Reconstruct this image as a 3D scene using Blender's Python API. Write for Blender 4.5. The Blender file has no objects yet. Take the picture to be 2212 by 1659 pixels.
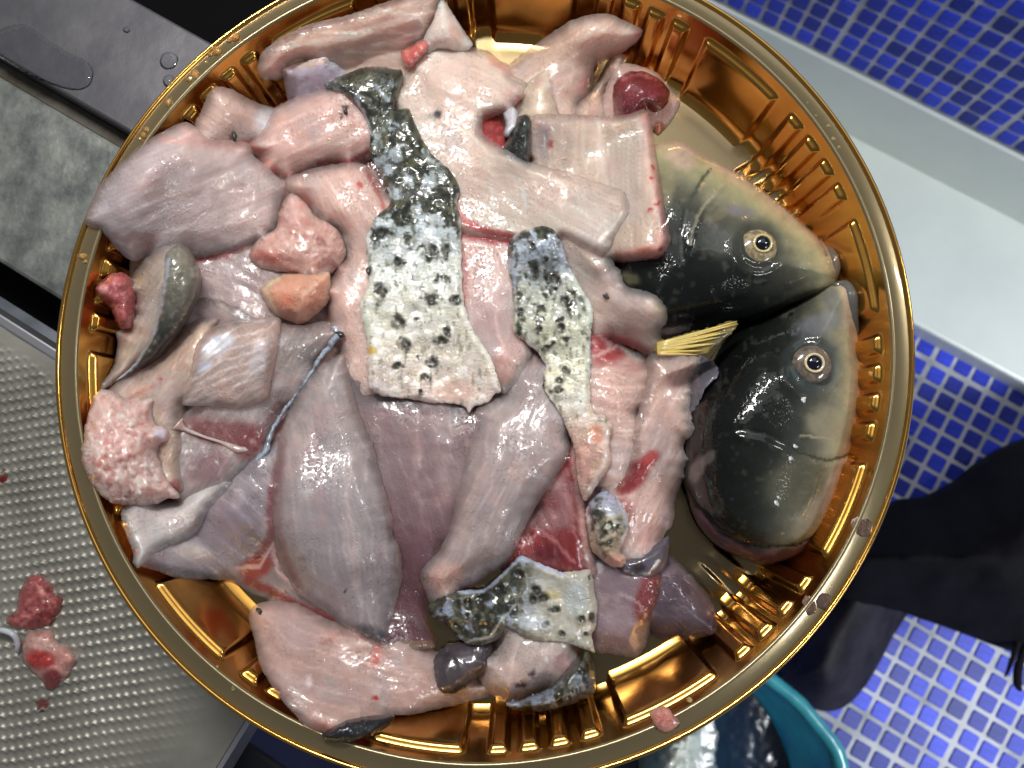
import bpy, math, random
import numpy as np
from mathutils import Matrix, Vector
from mathutils.geometry import delaunay_2d_cdt

random.seed(7); RNG = np.random.RandomState(11)
SC = bpy.context.scene
COL = SC.collection

# ------------------------------------------------------------------ camera
FPX, U0, V0 = 1609.0, 1106.0, 829.5            # focal length and centre, in units of a 2212 px wide frame
RIM_Z = 0.030
CAM_Z = RIM_Z + 0.2546
_dn = np.array([1170 - U0, -(1080 - V0), -FPX]); _dn /= np.linalg.norm(_dn)
_up = -_dn
_X = np.array([1.0, 0, 0]) - _up * _up[0]; _X /= np.linalg.norm(_X)
_Y = np.cross(_up, _X)
CM = np.array([_X, _Y, _up])                    # world = CM @ camera vector
cam_d = bpy.data.cameras.new('camera')
cam = bpy.data.objects.new('camera', cam_d); COL.objects.link(cam)
m = Matrix.Identity(4)
for i in range(3):
    for j in range(3):
        m[i][j] = CM[i][j]
m[2][3] = CAM_Z
cam.matrix_world = m
cam_d.sensor_width = 36.0
cam_d.lens = FPX / 2212.0 * 36.0
cam_d.clip_start = 0.01; cam_d.clip_end = 50
cam_d.dof.use_dof = True
cam_d.dof.focus_distance = 0.255
cam_d.dof.aperture_fstop = 15
SC.camera = cam

# ------------------------------------------------------------------ world + lamps (indoor, under fluorescent lamps)
W = bpy.data.worlds.new('World'); SC.world = W; W.use_nodes = True
bg = W.node_tree.nodes['Background']
bg.inputs[0].default_value = (0.88, 0.92, 1.0, 1); bg.inputs[1].default_value = 0.11

def area(name, loc, target, sx, sy, power, col, spread=180):
    d = bpy.data.lights.new(name, 'AREA'); d.shape = 'RECTANGLE'; d.size = sx; d.size_y = sy
    d.energy = power; d.color = col; d.spread = math.radians(spread)
    o = bpy.data.objects.new(name, d); COL.objects.link(o)
    o.location = loc
    o.rotation_euler = (Vector(target) - Vector(loc)).to_track_quat('-Z', 'Y').to_euler()
    return o
area('work_lamp', (-0.12, 0.38, 0.56), (-0.03, 0.10, 0.0), 0.24, 0.022, 3.0, (1.0, 0.97, 0.92))
area('second_tube_lamp', (0.80, 0.40, 1.05), (0.05, 0.06, 0.0), 0.04, 0.30, 1.8, (1.0, 0.98, 0.95))
area('ceiling_bounce_fill', (0.05, 1.1, 1.5), (0.0, 0.1, 0.0), 1.8, 1.2, 5.0, (0.95, 0.97, 1.0))  # added unseen area light, greys the tray's reflections and fills softly
area('floor_fill_lamp', (1.05, -0.60, 0.75), (0.66, -0.16, -0.62), 0.4, 0.4, 6.0, (0.92, 0.95, 1.0), 80)  # unseen lamp added to brighten the floor at lower right
SC.view_settings.view_transform = 'Standard'; SC.view_settings.look = 'None'
SC.view_settings.exposure = 0.15; SC.view_settings.gamma = 1.0
SC.view_settings.use_curve_mapping = False
SC.render.engine = 'CYCLES'
SC.cycles.max_bounces = 8
SC.cycles.transparent_max_bounces = 14
SC.cycles.use_denoising = True

# ------------------------------------------------------------------ helpers
def unp(u, v, z):
    """point of the photograph (2212 wide) at world height z -> world x, y"""
    u = np.asarray(u, float); v = np.asarray(v, float); z = np.asarray(z, float)
    c = np.stack([u - U0, -(v - V0), np.full_like(u, -FPX)], -1)
    d = c @ CM.T
    k = (CAM_Z - z) / (-d[..., 2])
    return d[..., 0] * k, d[..., 1] * k

def lin(c):
    c = np.asarray(c, float) / 255.0
    return np.where(c <= 0.04045, c / 12.92, ((c + 0.055) / 1.055) ** 2.4)

def L4(*c):
    return tuple(lin(c)) + (1.0,)

def tag(o, label=None, cat=None, group=None, kind=None):
    if label: o['label'] = label
    if cat: o['category'] = cat
    if group: o['group'] = group
    if kind: o['kind'] = kind
    return o

def link(name, me, mat=None, parent=None, smooth=True):
    if mat is not None and len(me.materials) == 0: me.materials.append(mat)
    if smooth and len(me.polygons):
        me.polygons.foreach_set('use_smooth', np.ones(len(me.polygons), bool))
    o = bpy.data.objects.new(name, me); COL.objects.link(o)
    if parent is not None: o.parent = parent
    return o

def mesh(name, v, f):
    me = bpy.data.meshes.new(name); me.from_pydata([tuple(map(float, p)) for p in v], [], [tuple(map(int, q)) for q in f]); me.update()
    return me

def empty(name, loc=(0, 0, 0)):
    o = bpy.data.objects.new(name, None); COL.objects.link(o); o.location = loc; o.empty_display_size = 0.01
    return o

_lat = {}
def vnoise(x, y, seed=0):
    """smooth value noise in [-1, 1]"""
    if seed not in _lat: _lat[seed] = np.random.RandomState(1000 + seed).uniform(-1, 1, (256, 256))
    g = _lat[seed]
    xi = np.floor(x).astype(int); yi = np.floor(y).astype(int); fx = x - xi; fy = y - yi
    fx = fx * fx * (3 - 2 * fx); fy = fy * fy * (3 - 2 * fy)
    a = g[xi & 255, yi & 255]; b = g[(xi + 1) & 255, yi & 255]; c = g[xi & 255, (yi + 1) & 255]; d = g[(xi + 1) & 255, (yi + 1) & 255]
    return (a * (1 - fx) + b * fx) * (1 - fy) + (c * (1 - fx) + d * fx) * fy
def fbm(x, y, seed=0, o=3):
    s = 0; a = 1; t = 0
    for k in range(o):
        s = s + a * vnoise(x * 2 ** k, y * 2 ** k, seed + k); t += a; a *= 0.5
    return s / t
def sstep(a, b, x):
    t = np.clip((x - a) / (b - a + 1e-9), 0, 1); return t * t * (3 - 2 * t)

def seg_dist(p, poly, closed=False):
    """distance of points p (N,2) to polyline"""
    poly = np.asarray(poly, float)
    a = poly if closed else poly[:-1]
    b = np.roll(poly, -1, 0) if closed else poly[1:]
    best = np.full(len(p), 1e18)
    for i in range(len(a)):
        ab = b[i] - a[i]; l2 = (ab ** 2).sum() + 1e-12
        t = np.clip(((p - a[i]) @ ab) / l2, 0, 1)
        q = a[i] + t[:, None] * ab
        best = np.minimum(best, ((p - q) ** 2).sum(1))
    return np.sqrt(best)

def inside(p, poly):
    x, y = p[:, 0], p[:, 1]; r = np.zeros(len(p), bool)
    n = len(poly); j = n - 1
    for i in range(n):
        xi, yi = poly[i]; xj, yj = poly[j]
        c = ((yi > y) != (yj > y)) & (x < (xj - xi) * (y - yi) / (yj - yi + 1e-12) + xi)
        r ^= c; j = i
    return r

def resample(pts, step, round_=0.75, jag=1.0, seed=0):
    """closed outline -> evenly spaced, softly rounded, slightly ragged"""
    P = np.asarray(pts, float); n = len(P); out = []
    for i in range(n):
        p0, p1, p2, p3 = P[i - 1], P[i], P[(i + 1) % n], P[(i + 2) % n]
        k = max(2, int(np.linalg.norm(p2 - p1) / 3))
        for t in np.arange(k) / k:
            c = 0.5 * ((2 * p1) + (-p0 + p2) * t + (2 * p0 - 5 * p1 + 4 * p2 - p3) * t * t + (-p0 + 3 * p1 - 3 * p2 + p3) * t ** 3)
            l = p1 + (p2 - p1) * t
            out.append(round_ * c + (1 - round_) * l)
    Q = np.array(out); R = np.roll(Q, -1, 0)
    s = np.r_[0, np.cumsum(np.linalg.norm(R - Q, axis=1))]
    m_ = max(8, int(s[-1] / step)); t = np.arange(m_) * s[-1] / m_
    Qc = np.vstack([Q, Q[:1]])
    X = np.interp(t, s, Qc[:, 0]); Y = np.interp(t, s, Qc[:, 1])
    X2 = X + jag * (1.2 * vnoise(X / 11., Y / 11., seed) + 1.0 * vnoise(X / 4., Y / 4., seed + 1))
    Y2 = Y + jag * (1.2 * vnoise(X / 11., Y / 11., seed + 2) + 1.0 * vnoise(X / 4., Y / 4., seed + 3))
    return np.stack([X2, Y2], 1)

# ------------------------------------------------------------------ materials
def nt(name):
    mt = bpy.data.materials.new(name); mt.use_nodes = True
    n = mt.node_tree; return mt, n, n.nodes['Principled BSDF']
def N(t, kind, **kw):
    n = t.nodes.new(kind)
    for k, v in kw.items(): setattr(n, k, v)
    return n
def setin(n, **kw):
    for k, v in kw.items(): n.inputs[k.replace('_', ' ')].default_value = v

def flesh_mat(name, sss=0.9, rough=0.36, coat=1.0, crough=0.05, bump=0.55, spark=1.1, fib=0.40, var=0.07, scale=0.008, thin=False, spec=0.5):
    mt, t, b = nt(name)
    at = N(t, 'ShaderNodeAttribute', attribute_name='Col')
    fu = N(t, 'ShaderNodeAttribute', attribute_name='fuv')
    # colour mottling
    n1 = N(t, 'ShaderNodeTexNoise'); setin(n1, Scale=3.0, Detail=5.0, Roughness=0.6)
    t.links.new(fu.outputs['Vector'], n1.inputs['Vector'])
    mr = N(t, 'ShaderNodeMapRange'); setin(mr, From_Min=0.3, From_Max=0.7, To_Min=1 - var, To_Max=1 + var)
    t.links.new(n1.outputs['Fac'], mr.inputs['Value'])
    mp = N(t, 'ShaderNodeMapping'); mp.inputs['Scale'].default_value = (1.6, 14.0, 1)
    t.links.new(fu.outputs['Vector'], mp.inputs['Vector'])
    n2 = N(t, 'ShaderNodeTexNoise'); setin(n2, Scale=1.0, Detail=4.0, Roughness=0.55)
    t.links.new(mp.outputs[0], n2.inputs['Vector'])
    mr2 = N(t, 'ShaderNodeMapRange'); setin(mr2, From_Min=0.3, From_Max=0.7, To_Min=1 - 0.10 * fib, To_Max=1 + 0.10 * fib)
    t.links.new(n2.outputs['Fac'], mr2.inputs['Value'])
    mu = N(t, 'ShaderNodeMath', operation='MULTIPLY'); t.links.new(mr.outputs[0], mu.inputs[0]); t.links.new(mr2.outputs[0], mu.inputs[1])
    vm = N(t, 'ShaderNodeVectorMath', operation='SCALE'); t.links.new(at.outputs['Color'], vm.inputs[0]); t.links.new(mu.outputs[0], vm.inputs['Scale'])
    t.links.new(vm.outputs[0], b.inputs['Base Color'])
    # relief: fibres, soft lumps and patches of fine wet sparkle
    nf = N(t, 'ShaderNodeTexNoise'); setin(nf, Scale=17.0, Detail=2.0, Roughness=0.55)
    t.links.new(fu.outputs['Vector'], nf.inputs['Vector'])
    nm = N(t, 'ShaderNodeTexNoise'); setin(nm, Scale=1.3, Detail=3.0)
    t.links.new(fu.outputs['Vector'], nm.inputs['Vector'])
    mm = N(t, 'ShaderNodeMapRange'); setin(mm, From_Min=0.46, From_Max=0.60, To_Min=0.10 * spark, To_Max=1.5 * spark)
    t.links.new(nm.outputs['Fac'], mm.inputs['Value'])
    sb = N(t, 'ShaderNodeMapRange', interpolation_type='SMOOTHSTEP'); setin(sb, From_Min=0.53, From_Max=0.72); t.links.new(nf.outputs['Fac'], sb.inputs['Value'])
    ml = N(t, 'ShaderNodeMath', operation='MULTIPLY'); t.links.new(sb.outputs[0], ml.inputs[0]); t.links.new(mm.outputs[0], ml.inputs[1])
    mf = N(t, 'ShaderNodeMath', operation='MULTIPLY'); t.links.new(n2.outputs['Fac'], mf.inputs[0]); mf.inputs[1].default_value = 0.6 * fib
    ad = N(t, 'ShaderNodeMath', operation='ADD'); t.links.new(ml.outputs[0], ad.inputs[0]); t.links.new(mf.outputs[0], ad.inputs[1])
    nl = N(t, 'ShaderNodeTexNoise'); setin(nl, Scale=5.0, Detail=1.5, Roughness=0.4)
    t.links.new(fu.outputs['Vector'], nl.inputs['Vector'])
    ad2 = N(t, 'ShaderNodeMath', operation='ADD'); t.links.new(ad.outputs[0], ad2.inputs[0]); t.links.new(nl.outputs['Fac'], ad2.inputs[1])
    bp = N(t, 'ShaderNodeBump'); setin(bp, Strength=bump, Distance=0.0009)
    t.links.new(ad2.outputs[0], bp.inputs['Height'])
    t.links.new(bp.outputs[0], b.inputs['Normal']); t.links.new(bp.outputs[0], b.inputs['Coat Normal'])
    setin(b, Roughness=rough, IOR=1.40)
    b.inputs['Subsurface Weight'].default_value = sss
    b.inputs['Subsurface Radius'].default_value = (1.0, 0.62, 0.52)
    b.inputs['Subsurface Scale'].default_value = scale
    b.inputs['Coat Weight'].default_value = coat; b.inputs['Coat Roughness'].default_value = crough; b.inputs['Coat IOR'].default_value = 1.5
    b.inputs['Specular IOR Level'].default_value = spec
    if thin:      # knife-thin edges let what lies below show through
        ta = N(t, 'ShaderNodeAttribute', attribute_name='thick'); tr = N(t, 'ShaderNodeBsdfTransparent'); tr.inputs['Color'].default_value = (0.98, 0.93, 0.91, 1)
        mx = N(t, 'ShaderNodeMixShader'); t.links.new(ta.outputs['Fac'], mx.inputs[0]); t.links.new(tr.outputs[0], mx.inputs[1]); t.links.new(b.outputs[0], mx.inputs[2])
        t.links.new(mx.outputs[0], t.nodes['Material Output'].inputs['Surface'])
    return mt

M_FLESH = flesh_mat('raw_fish_flesh', thin=True)
M_FAT = flesh_mat('pale_fatty_tissue', bump=0.7, spark=0.8, fib=0.3, var=0.16)
M_SKIN = flesh_mat('wet_fish_skin', sss=0.25, rough=0.30, coat=1.0, crough=0.05, bump=0.45, spark=0.45, fib=0.25, var=0.10, scale=0.0015)
M_HEAD = flesh_mat('wet_head_skin', sss=0.08, rough=0.6, coat=0.9, crough=0.03, spec=0.12, bump=0.14, spark=0.6, fib=0.1, var=0.16, scale=0.0015)
M_ORGAN = flesh_mat('red_tissue', sss=0.4, rough=0.25, coat=1.0, crough=0.06, bump=0.5, spark=0.6, fib=0.4, var=0.25, scale=0.002)

def simple(name, col, rough=0.5, metal=0.0, coat=0.0, crough=0.05, noise=None, bump=None, spec=0.5):
    mt, t, b = nt(name)
    setin(b, Roughness=rough, Metallic=metal); b.inputs['Coat Weight'].default_value = coat; b.inputs['Coat Roughness'].default_value = crough
    b.inputs['Specular IOR Level'].default_value = spec
    b.inputs['Base Color'].default_value = L4(*col)
    tc = N(t, 'ShaderNodeTexCoord')
    if noise:
        sc, col2, lo, hi = noise
        n1 = N(t, 'ShaderNodeTexNoise'); setin(n1, Scale=sc, Detail=6.0, Roughness=0.62)
        t.links.new(tc.outputs['Object'], n1.inputs['Vector'])
        r = N(t, 'ShaderNodeMapRange'); setin(r, From_Min=lo, From_Max=hi)
        t.links.new(n1.outputs['Fac'], r.inputs['Value'])
        mx = N(t, 'ShaderNodeMix', data_type='RGBA'); t.links.new(r.outputs[0], mx.inputs['Factor'])
        mx.inputs['A'].default_value = L4(*col); mx.inputs['B'].default_value = L4(*col2)
        t.links.new(mx.outputs['Result'], b.inputs['Base Color'])
    if bump:
        sc, st, ds = bump
        n2 = N(t, 'ShaderNodeTexNoise'); setin(n2, Scale=sc, Detail=4.0)
        t.links.new(tc.outputs['Object'], n2.inputs['Vector'])
        bp = N(t, 'ShaderNodeBump'); setin(bp, Strength=st, Distance=ds)
        t.links.new(n2.outputs['Fac'], bp.inputs['Height']); t.links.new(bp.outputs[0], b.inputs['Normal'])
    return mt

M_GOLD = simple('gold_metallised_plastic', (208, 156, 72), rough=0.19, metal=1.0, coat=0.5, noise=(30, (190, 136, 56), 0.35, 0.7), bump=(120, 0.06, 0.0006))
M_BASE = simple('gold_tray_base', (146, 128, 94), rough=0.24, metal=1.0, coat=0.5, bump=(60, 0.08, 0.0008))  # greyer than the gold wall: ceiling reflection put into the colour
M_RIM = simple('greyed_gold_rim', (142, 129, 96), rough=0.26, metal=0.65, coat=0.5, noise=(60, (146, 130, 98), 0.4, 0.7), bump=(300, 0.05, 0.0004))  # same gold, its colour greyed to imitate the reflected ceiling
M_LIP = simple('bright_gold_lip', (232, 176, 84), rough=0.13, metal=1.0, coat=0.4)

# ------------------------------------------------------------------ setting: floor, wall, kerb
FLOOR_Z = CAM_Z - 0.91
ANG = math.radians(-31.0)
E1 = np.array([math.cos(ANG), math.sin(ANG)]); E2 = np.array([-math.sin(ANG), math.cos(ANG)])
def st_of(u, v, z):
    x, y = unp(u, v, z); p = np.array([float(x), float(y)]); return float(p @ E1), float(p @ E2)
def xy(s, t): p = E1 * s + E2 * t; return float(p[0]), float(p[1])

def st_box(name, s0, s1, t0, t1, z0, z1, mat, parent=None, bev=0.0):
    """box aligned with the counter and wall direction, with bevelled top edges"""
    b = bev; v = []
    rings = [(0, z0), (0, z1 - b), (b * 0.3, z1 - b * 0.3), (b, z1)] if b > 0 else [(0, z0), (0, z1)]
    for o, z in rings:
        for s, t in ((s0 + o, t0 + o), (s1 - o, t0 + o), (s1 - o, t1 - o), (s0 + o, t1 - o)):
            v.append((*xy(s, t), z))
    f = [(3, 2, 1, 0)]
    for r in range(len(rings) - 1):
        for k in range(4): f.append((r * 4 + k, r * 4 + (k + 1) % 4, (r + 1) * 4 + (k + 1) % 4, (r + 1) * 4 + k))
    n = len(rings) * 4; f.append((n - 4, n - 3, n - 2, n - 1))
    return link(name, mesh(name, v, f), mat, parent, smooth=False)

M_GROUT = simple('white_grout', (176, 180, 188), rough=0.75, noise=(14, (120, 126, 130), 0.45, 0.70), bump=(400, 0.3, 0.0006))
M_WHITE = simple('white_glazed_ceramic', (206, 214, 208), rough=0.34, noise=(9, (196, 205, 200), 0.4, 0.75), bump=(12, 0.05, 0.002))
def tile_mat():
    mt, t, b = nt('blue_glass_mosaic')
    oi = N(t, 'ShaderNodeObjectInfo')
    tc = N(t, 'ShaderNodeTexCoord')
    cr = N(t, 'ShaderNodeValToRGB')
    cr.color_ramp.elements[0].color = L4(26, 40, 122); cr.color_ramp.elements[1].color = L4(44, 66, 204)
    e = cr.color_ramp.elements.new(0.5); e.color = L4(34, 52, 170)
    t.links.new(oi.outputs['Random'], cr.inputs[0])
    n1 = N(t, 'ShaderNodeTexNoise'); setin(n1, Scale=160.0, Detail=3.0)
    t.links.new(tc.outputs['Object'], n1.inputs['Vector'])
    r = N(t, 'ShaderNodeMapRange'); setin(r, From_Min=0.3, From_Max=0.7, To_Min=0.75, To_Max=1.2)
    t.links.new(n1.outputs['Fac'], r.inputs['Value'])
    vm = N(t, 'ShaderNodeVectorMath', operation='SCALE'); t.links.new(cr.outputs[0], vm.inputs[0]); t.links.new(r.outputs[0], vm.inputs['Scale'])
    t.links.new(vm.outputs[0], b.inputs['Base Color'])
    setin(b, Roughness=0.5); b.inputs['Specular IOR Level'].default_value = 0.3
    return mt
M_TILE = tile_mat()

s_l, t_b = -0.9, -0.9
s_kerb0, t_kerb = st_of(2000, 712, FLOOR_Z + 0.03)       # near edge of the white kerb
_, t_wall = st_of(1986, 358, FLOOR_Z + 0.03)             # foot of the wall
floor = st_box('floor', -1.2, 1.6, -1.2, t_kerb + 0.02, FLOOR_Z - 0.03, FLOOR_Z, M_GROUT); tag(floor, kind='structure', label='blue mosaic floor with white grout')
wall = st_box('wall', -1.2, 1.6, t_wall, t_wall + 0.08, FLOOR_Z, FLOOR_Z + 0.75, M_GROUT); tag(wall, kind='structure', label='blue mosaic wall with white grout')
kerb = st_box('white_kerb', -1.2, 1.6, t_kerb, t_wall - 0.001, FLOOR_Z - 0.01, FLOOR_Z + 0.03, M_WHITE, bev=0.004)
tag(kerb, 'low white ceramic kerb between tiled floor and wall', 'kerb')
# white skirting band under the wall tiles
SK_H = 0.10
skirt = st_box('white_skirting', -1.2, 1.6, t_wall - 0.006, t_wall - 0.0005, FLOOR_Z + 0.0305, FLOOR_Z + 0.03 + SK_H, M_WHITE, bev=0.002)
tag(skirt, 'upright white skirting board at the foot of the blue tiled wall', 'skirting')

def tile_mesh(p, h, name):
    a = p * 0.40; r = p * 0.07; b = h * 0.45; v = []
    def ring(o, z):
        q = a - o
        for sx, sy in ((1, 1), (-1, 1), (-1, -1), (1, -1)):
            if sx * sy > 0: v.append((sx * q, sy * (q - r), z)); v.append((sx * (q - r), sy * q, z))
            else: v.append((sx * (q - r), sy * q, z)); v.append((sx * q, sy * (q - r), z))
    ring(0, -0.001); ring(0, h - b); ring(b, h)
    f = []
    for k in range(2):
        for i in range(8): f.append((k * 8 + i, k * 8 + (i + 1) % 8, k * 8 + 8 + (i + 1) % 8, k * 8 + 8 + i))
    f.append(tuple(range(16, 24)))
    return mesh(name, v, f)

def proj(P):
    d = CM.T @ (np.asarray(P) - np.array([0, 0, CAM_Z]))
    return U0 + FPX * d[0] / -d[2], V0 - FPX * d[1] / -d[2]

def lay_tiles(parent, pitch, origin, ax, ay, az, n0, n1, m0, m1, ok, limit, phase_gap):
    me = tile_mesh(pitch, 0.0016, 'mosaic_tile'); me.materials.append(M_TILE)
    near = []; far = []
    for i in range(n0, n1):
        for j in range(m0, m1):
            P = origin + ax * (i * pitch + phase_gap * (i // 9)) + ay * (j * pitch + phase_gap * (j // 9))
            if not ok(P): continue
            u, v = proj(P)
            vis = (-40 < u < 2260 and -40 < v < 1700 and math.hypot(u - 1056, v - 800) > 900)
            (near if vis else far).append((math.hypot(u - 2000, v - 900), P))
    near.sort(key=lambda q: q[0]); far += near[limit:]; near = near[:limit]
    R = Matrix(((ax[0], ay[0], az[0]), (ax[1], ay[1], az[1]), (ax[2], ay[2], az[2])))
    for _, P in near:
        o = bpy.data.objects.new('tile', me); COL.objects.link(o); o.parent = parent
        tilt = Matrix.Rotation(random.uniform(-.012, .012), 3, 'X') @ Matrix.Rotation(random.uniform(-.012, .012), 3, 'Y') @ Matrix.Rotation(random.uniform(-.02, .02), 3, 'Z')
        o.matrix_local = Matrix.Translation(Vector(P)) @ (R @ tilt).to_4x4()
    if far:
        V = []; F = []
        base = [Vector(q.co) for q in me.vertices]; faces = [tuple(q.vertices) for q in me.polygons]
        for _, P in far:
            k = len(V); V += [tuple(Vector(P) + R @ q) for q in base]; F += [tuple(i + k for i in fc) for fc in faces]
        o = link('far_tiles', mesh('far_tiles', V, F), M_TILE, parent, smooth=False); o['kind'] = 'stuff'
e1 = np.array([E1[0], E1[1], 0]); e2 = np.array([E2[0], E2[1], 0]); ez = np.array([0, 0, 1.0])
fx, fy = unp(2041.9, 772.9, FLOOR_Z); fo = np.array([float(fx), float(fy), FLOOR_Z])
lay_tiles(floor, 0.0236, fo, e1, e2, ez, -30, 26, -34, 3, lambda P: (P @ e2) < t_kerb + 0.006, 260, 0.0022)
# wall tiles: start just above the skirting
wz = FLOOR_Z + 0.03 + SK_H
ws, _ = st_of(1830, 98, wz)
wo = e1 * ws + e2 * t_wall + ez * (wz + 0.0125)
lay_tiles(wall, 0.0215, wo, e1, ez, -e2, -26, 34, 0, 22, lambda P: True, 260, 0.0022)

# ------------------------------------------------------------------ setting: steel counter on the left
M_BAR = simple('dark_wet_steel', (104, 103, 108), rough=0.42, metal=0.7, noise=(34, (122, 121, 124), 0.42, 0.72), bump=(90, 0.25, 0.0012))
M_BAR2 = simple('weathered_steel', (146, 149, 144), rough=0.5, metal=0.6, noise=(75, (96, 100, 99), 0.36, 0.66), bump=(160, 0.4, 0.0012))
M_EDGE = simple('steel_edge', (185, 185, 190), rough=0.35, metal=0.8)
M_EMB = simple('embossed_steel', (172, 170, 160), rough=0.48, metal=0.6, noise=(18, (134, 132, 124), 0.38, 0.7))
M_DARK = simple('dark_steel_panel', (62, 62, 66), rough=0.45, metal=0.6, noise=(30, (44, 44, 48), 0.4, 0.7))
M_BLACK = simple('gap_shade_black', (5, 5, 6), rough=0.8, spec=0.1, bump=(200, 0.2, 0.0006))  # black that stands in for shade down the gaps
M_GROOVE = simple('grimy_joint', (92, 88, 80), rough=0.7, noise=(60, (66, 58, 42), 0.4, 0.65))
S_END = st_of(1180, 760, 0)[0]
zb1 = -0.0016
_, tb1b = st_of(285, 288, zb1); _, tb1t = st_of(375, 47, zb1)
bar1 = st_box('steel_ledge', -0.42, S_END, tb1b, tb1t, -0.05, zb1, M_BAR, bev=0.0012); tag(bar1, 'dark wet steel ledge with water drops under the tray, upper left', 'ledge')
zb2 = -0.010
_, tb2t = st_of(125, 238, zb2); _, tb2b = st_of(67, 608, zb2)
bar2 = st_box('steel_strip', -0.42, S_END, tb2b, tb2t, -0.05, zb2, M_BAR2, bev=0.0015); tag(bar2, 'wide weathered pale grey steel strip below the dark ledge', 'ledge')
link('groove', st_box('g', -0.42, S_END - .002, tb2t + 0.0003, tb1b - 0.0003, -0.05, -0.0125, M_GROOVE).data, None, bar2, smooth=False)
bpy.data.objects.remove(bpy.data.objects['g'])
zd = -0.016
_, td_t = st_of(62, 716, zd); sd_r, _ = st_of(512, 1610, zd)
board = empty('drain_board', (0, 0, 0)); tag(board, 'embossed stainless steel drain board, blood stained, lower left', 'drain board')
st_box('board_edge', -0.42, sd_r, td_t - 0.0042, td_t, zd - 0.012, zd + 0.0012, M_EDGE, board, bev=0.0008)
st_box('board_side', sd_r - 0.0022, sd_r, td_t - 0.45, td_t - 0.0045, zd - 0.02, zd + 0.0008, M_EDGE, board, bev=0.0006)
# embossed sheet as a real relief
def emboss():
    cs = [st_of(u, v, zd) for u, v in ((-60, 640), (-60, 1720), (620, 1720))]
    s0, s1, t0, t1 = min(c[0] for c in cs), sd_r - 0.0024, min(c[1] for c in cs), td_t - 0.0046
    st = 0.00055
    ns = int((s1 - s0) / st); ntt = int((t1 - t0) / st)
    S, T = np.meshgrid(np.linspace(s0, s1, ns), np.linspace(t0, t1, ntt))
    X = E1[0] * S + E2[0] * T; Y = E1[1] * S + E2[1] * T
    a = math.radians(9.0); A = X * math.cos(a) + Y * math.sin(a); B = -X * math.sin(a) + Y * math.cos(a)
    pa, pb = 0.0033, 0.0043
    zig = 0.14 * pb * (2 * np.abs(((A / pa) % 1.0) - 0.5) * 2 - 1)
    row = (B + zig + 0.0004 * vnoise(A * 60, B * 60, 40)) / pb
    ridge = np.exp(-(((row % 1.0) - 0.5) / 0.16) ** 2)
    bead = 0.95 + 0.28 * vnoise(A * 260, B * 200, 44)
    fade = sstep(sd_r - 0.012, sd_r - 0.06, S) * sstep(td_t - 0.008, td_t - 0.016, T)
    Z = zd + 0.0011 * ridge * bead * fade * (0.85 + 0.25 * vnoise(A * 220, B * 220, 41)) + 0.0003 * vnoise(X * 30, Y * 30, 42)
    v = np.stack([X, Y, Z], -1).reshape(-1, 3)
    idx = np.arange(ns * ntt).reshape(ntt, ns)
    f = np.stack([idx[:-1, :-1], idx[:-1, 1:], idx[1:, 1:], idx[1:, :-1]], -1).reshape(-1, 4)
    me = bpy.data.meshes.new('embossed_sheet')
    me.vertices.add(len(v)); me.vertices.foreach_set('co', v.ravel())
    me.loops.add(f.size); me.loops.foreach_set('vertex_index', f.ravel())
    me.polygons.add(len(f)); me.polygons.foreach_set('loop_start', np.arange(len(f)) * 4)
    me.update(); me.validate()
    return link('embossed_sheet', me, M_EMB, board)
emboss()
panel = st_box('dark_steel_panel', sd_r - 0.06, sd_r + 0.145, td_t - 0.45, td_t - 0.10, -0.10, -0.045, M_DARK, bev=0.002); tag(panel, 'dark steel panel beside the drain board under the tray bottom', 'panel')
plate = st_box('gap_shade_sheet', -0.5, S_END, tb1t + 0.004, tb1t + 0.16, -0.12, -0.06, M_BLACK, bev=0.002); tag(plate, 'black sheet added for the shaded gap behind the steel ledge, top left', 'shade filler')  # added in place of the dark, shaded drop behind the ledge
under = st_box('gap_shade_sheet', -0.5, S_END - 0.05, td_t + 0.001, tb2b - 0.001, -0.12, -0.048, M_BLACK, bev=0.001); tag(under, 'black filler added for the shaded gap between steel strip and drain board', 'shade filler')  # added black block, takes the place of shade in this gap

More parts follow.
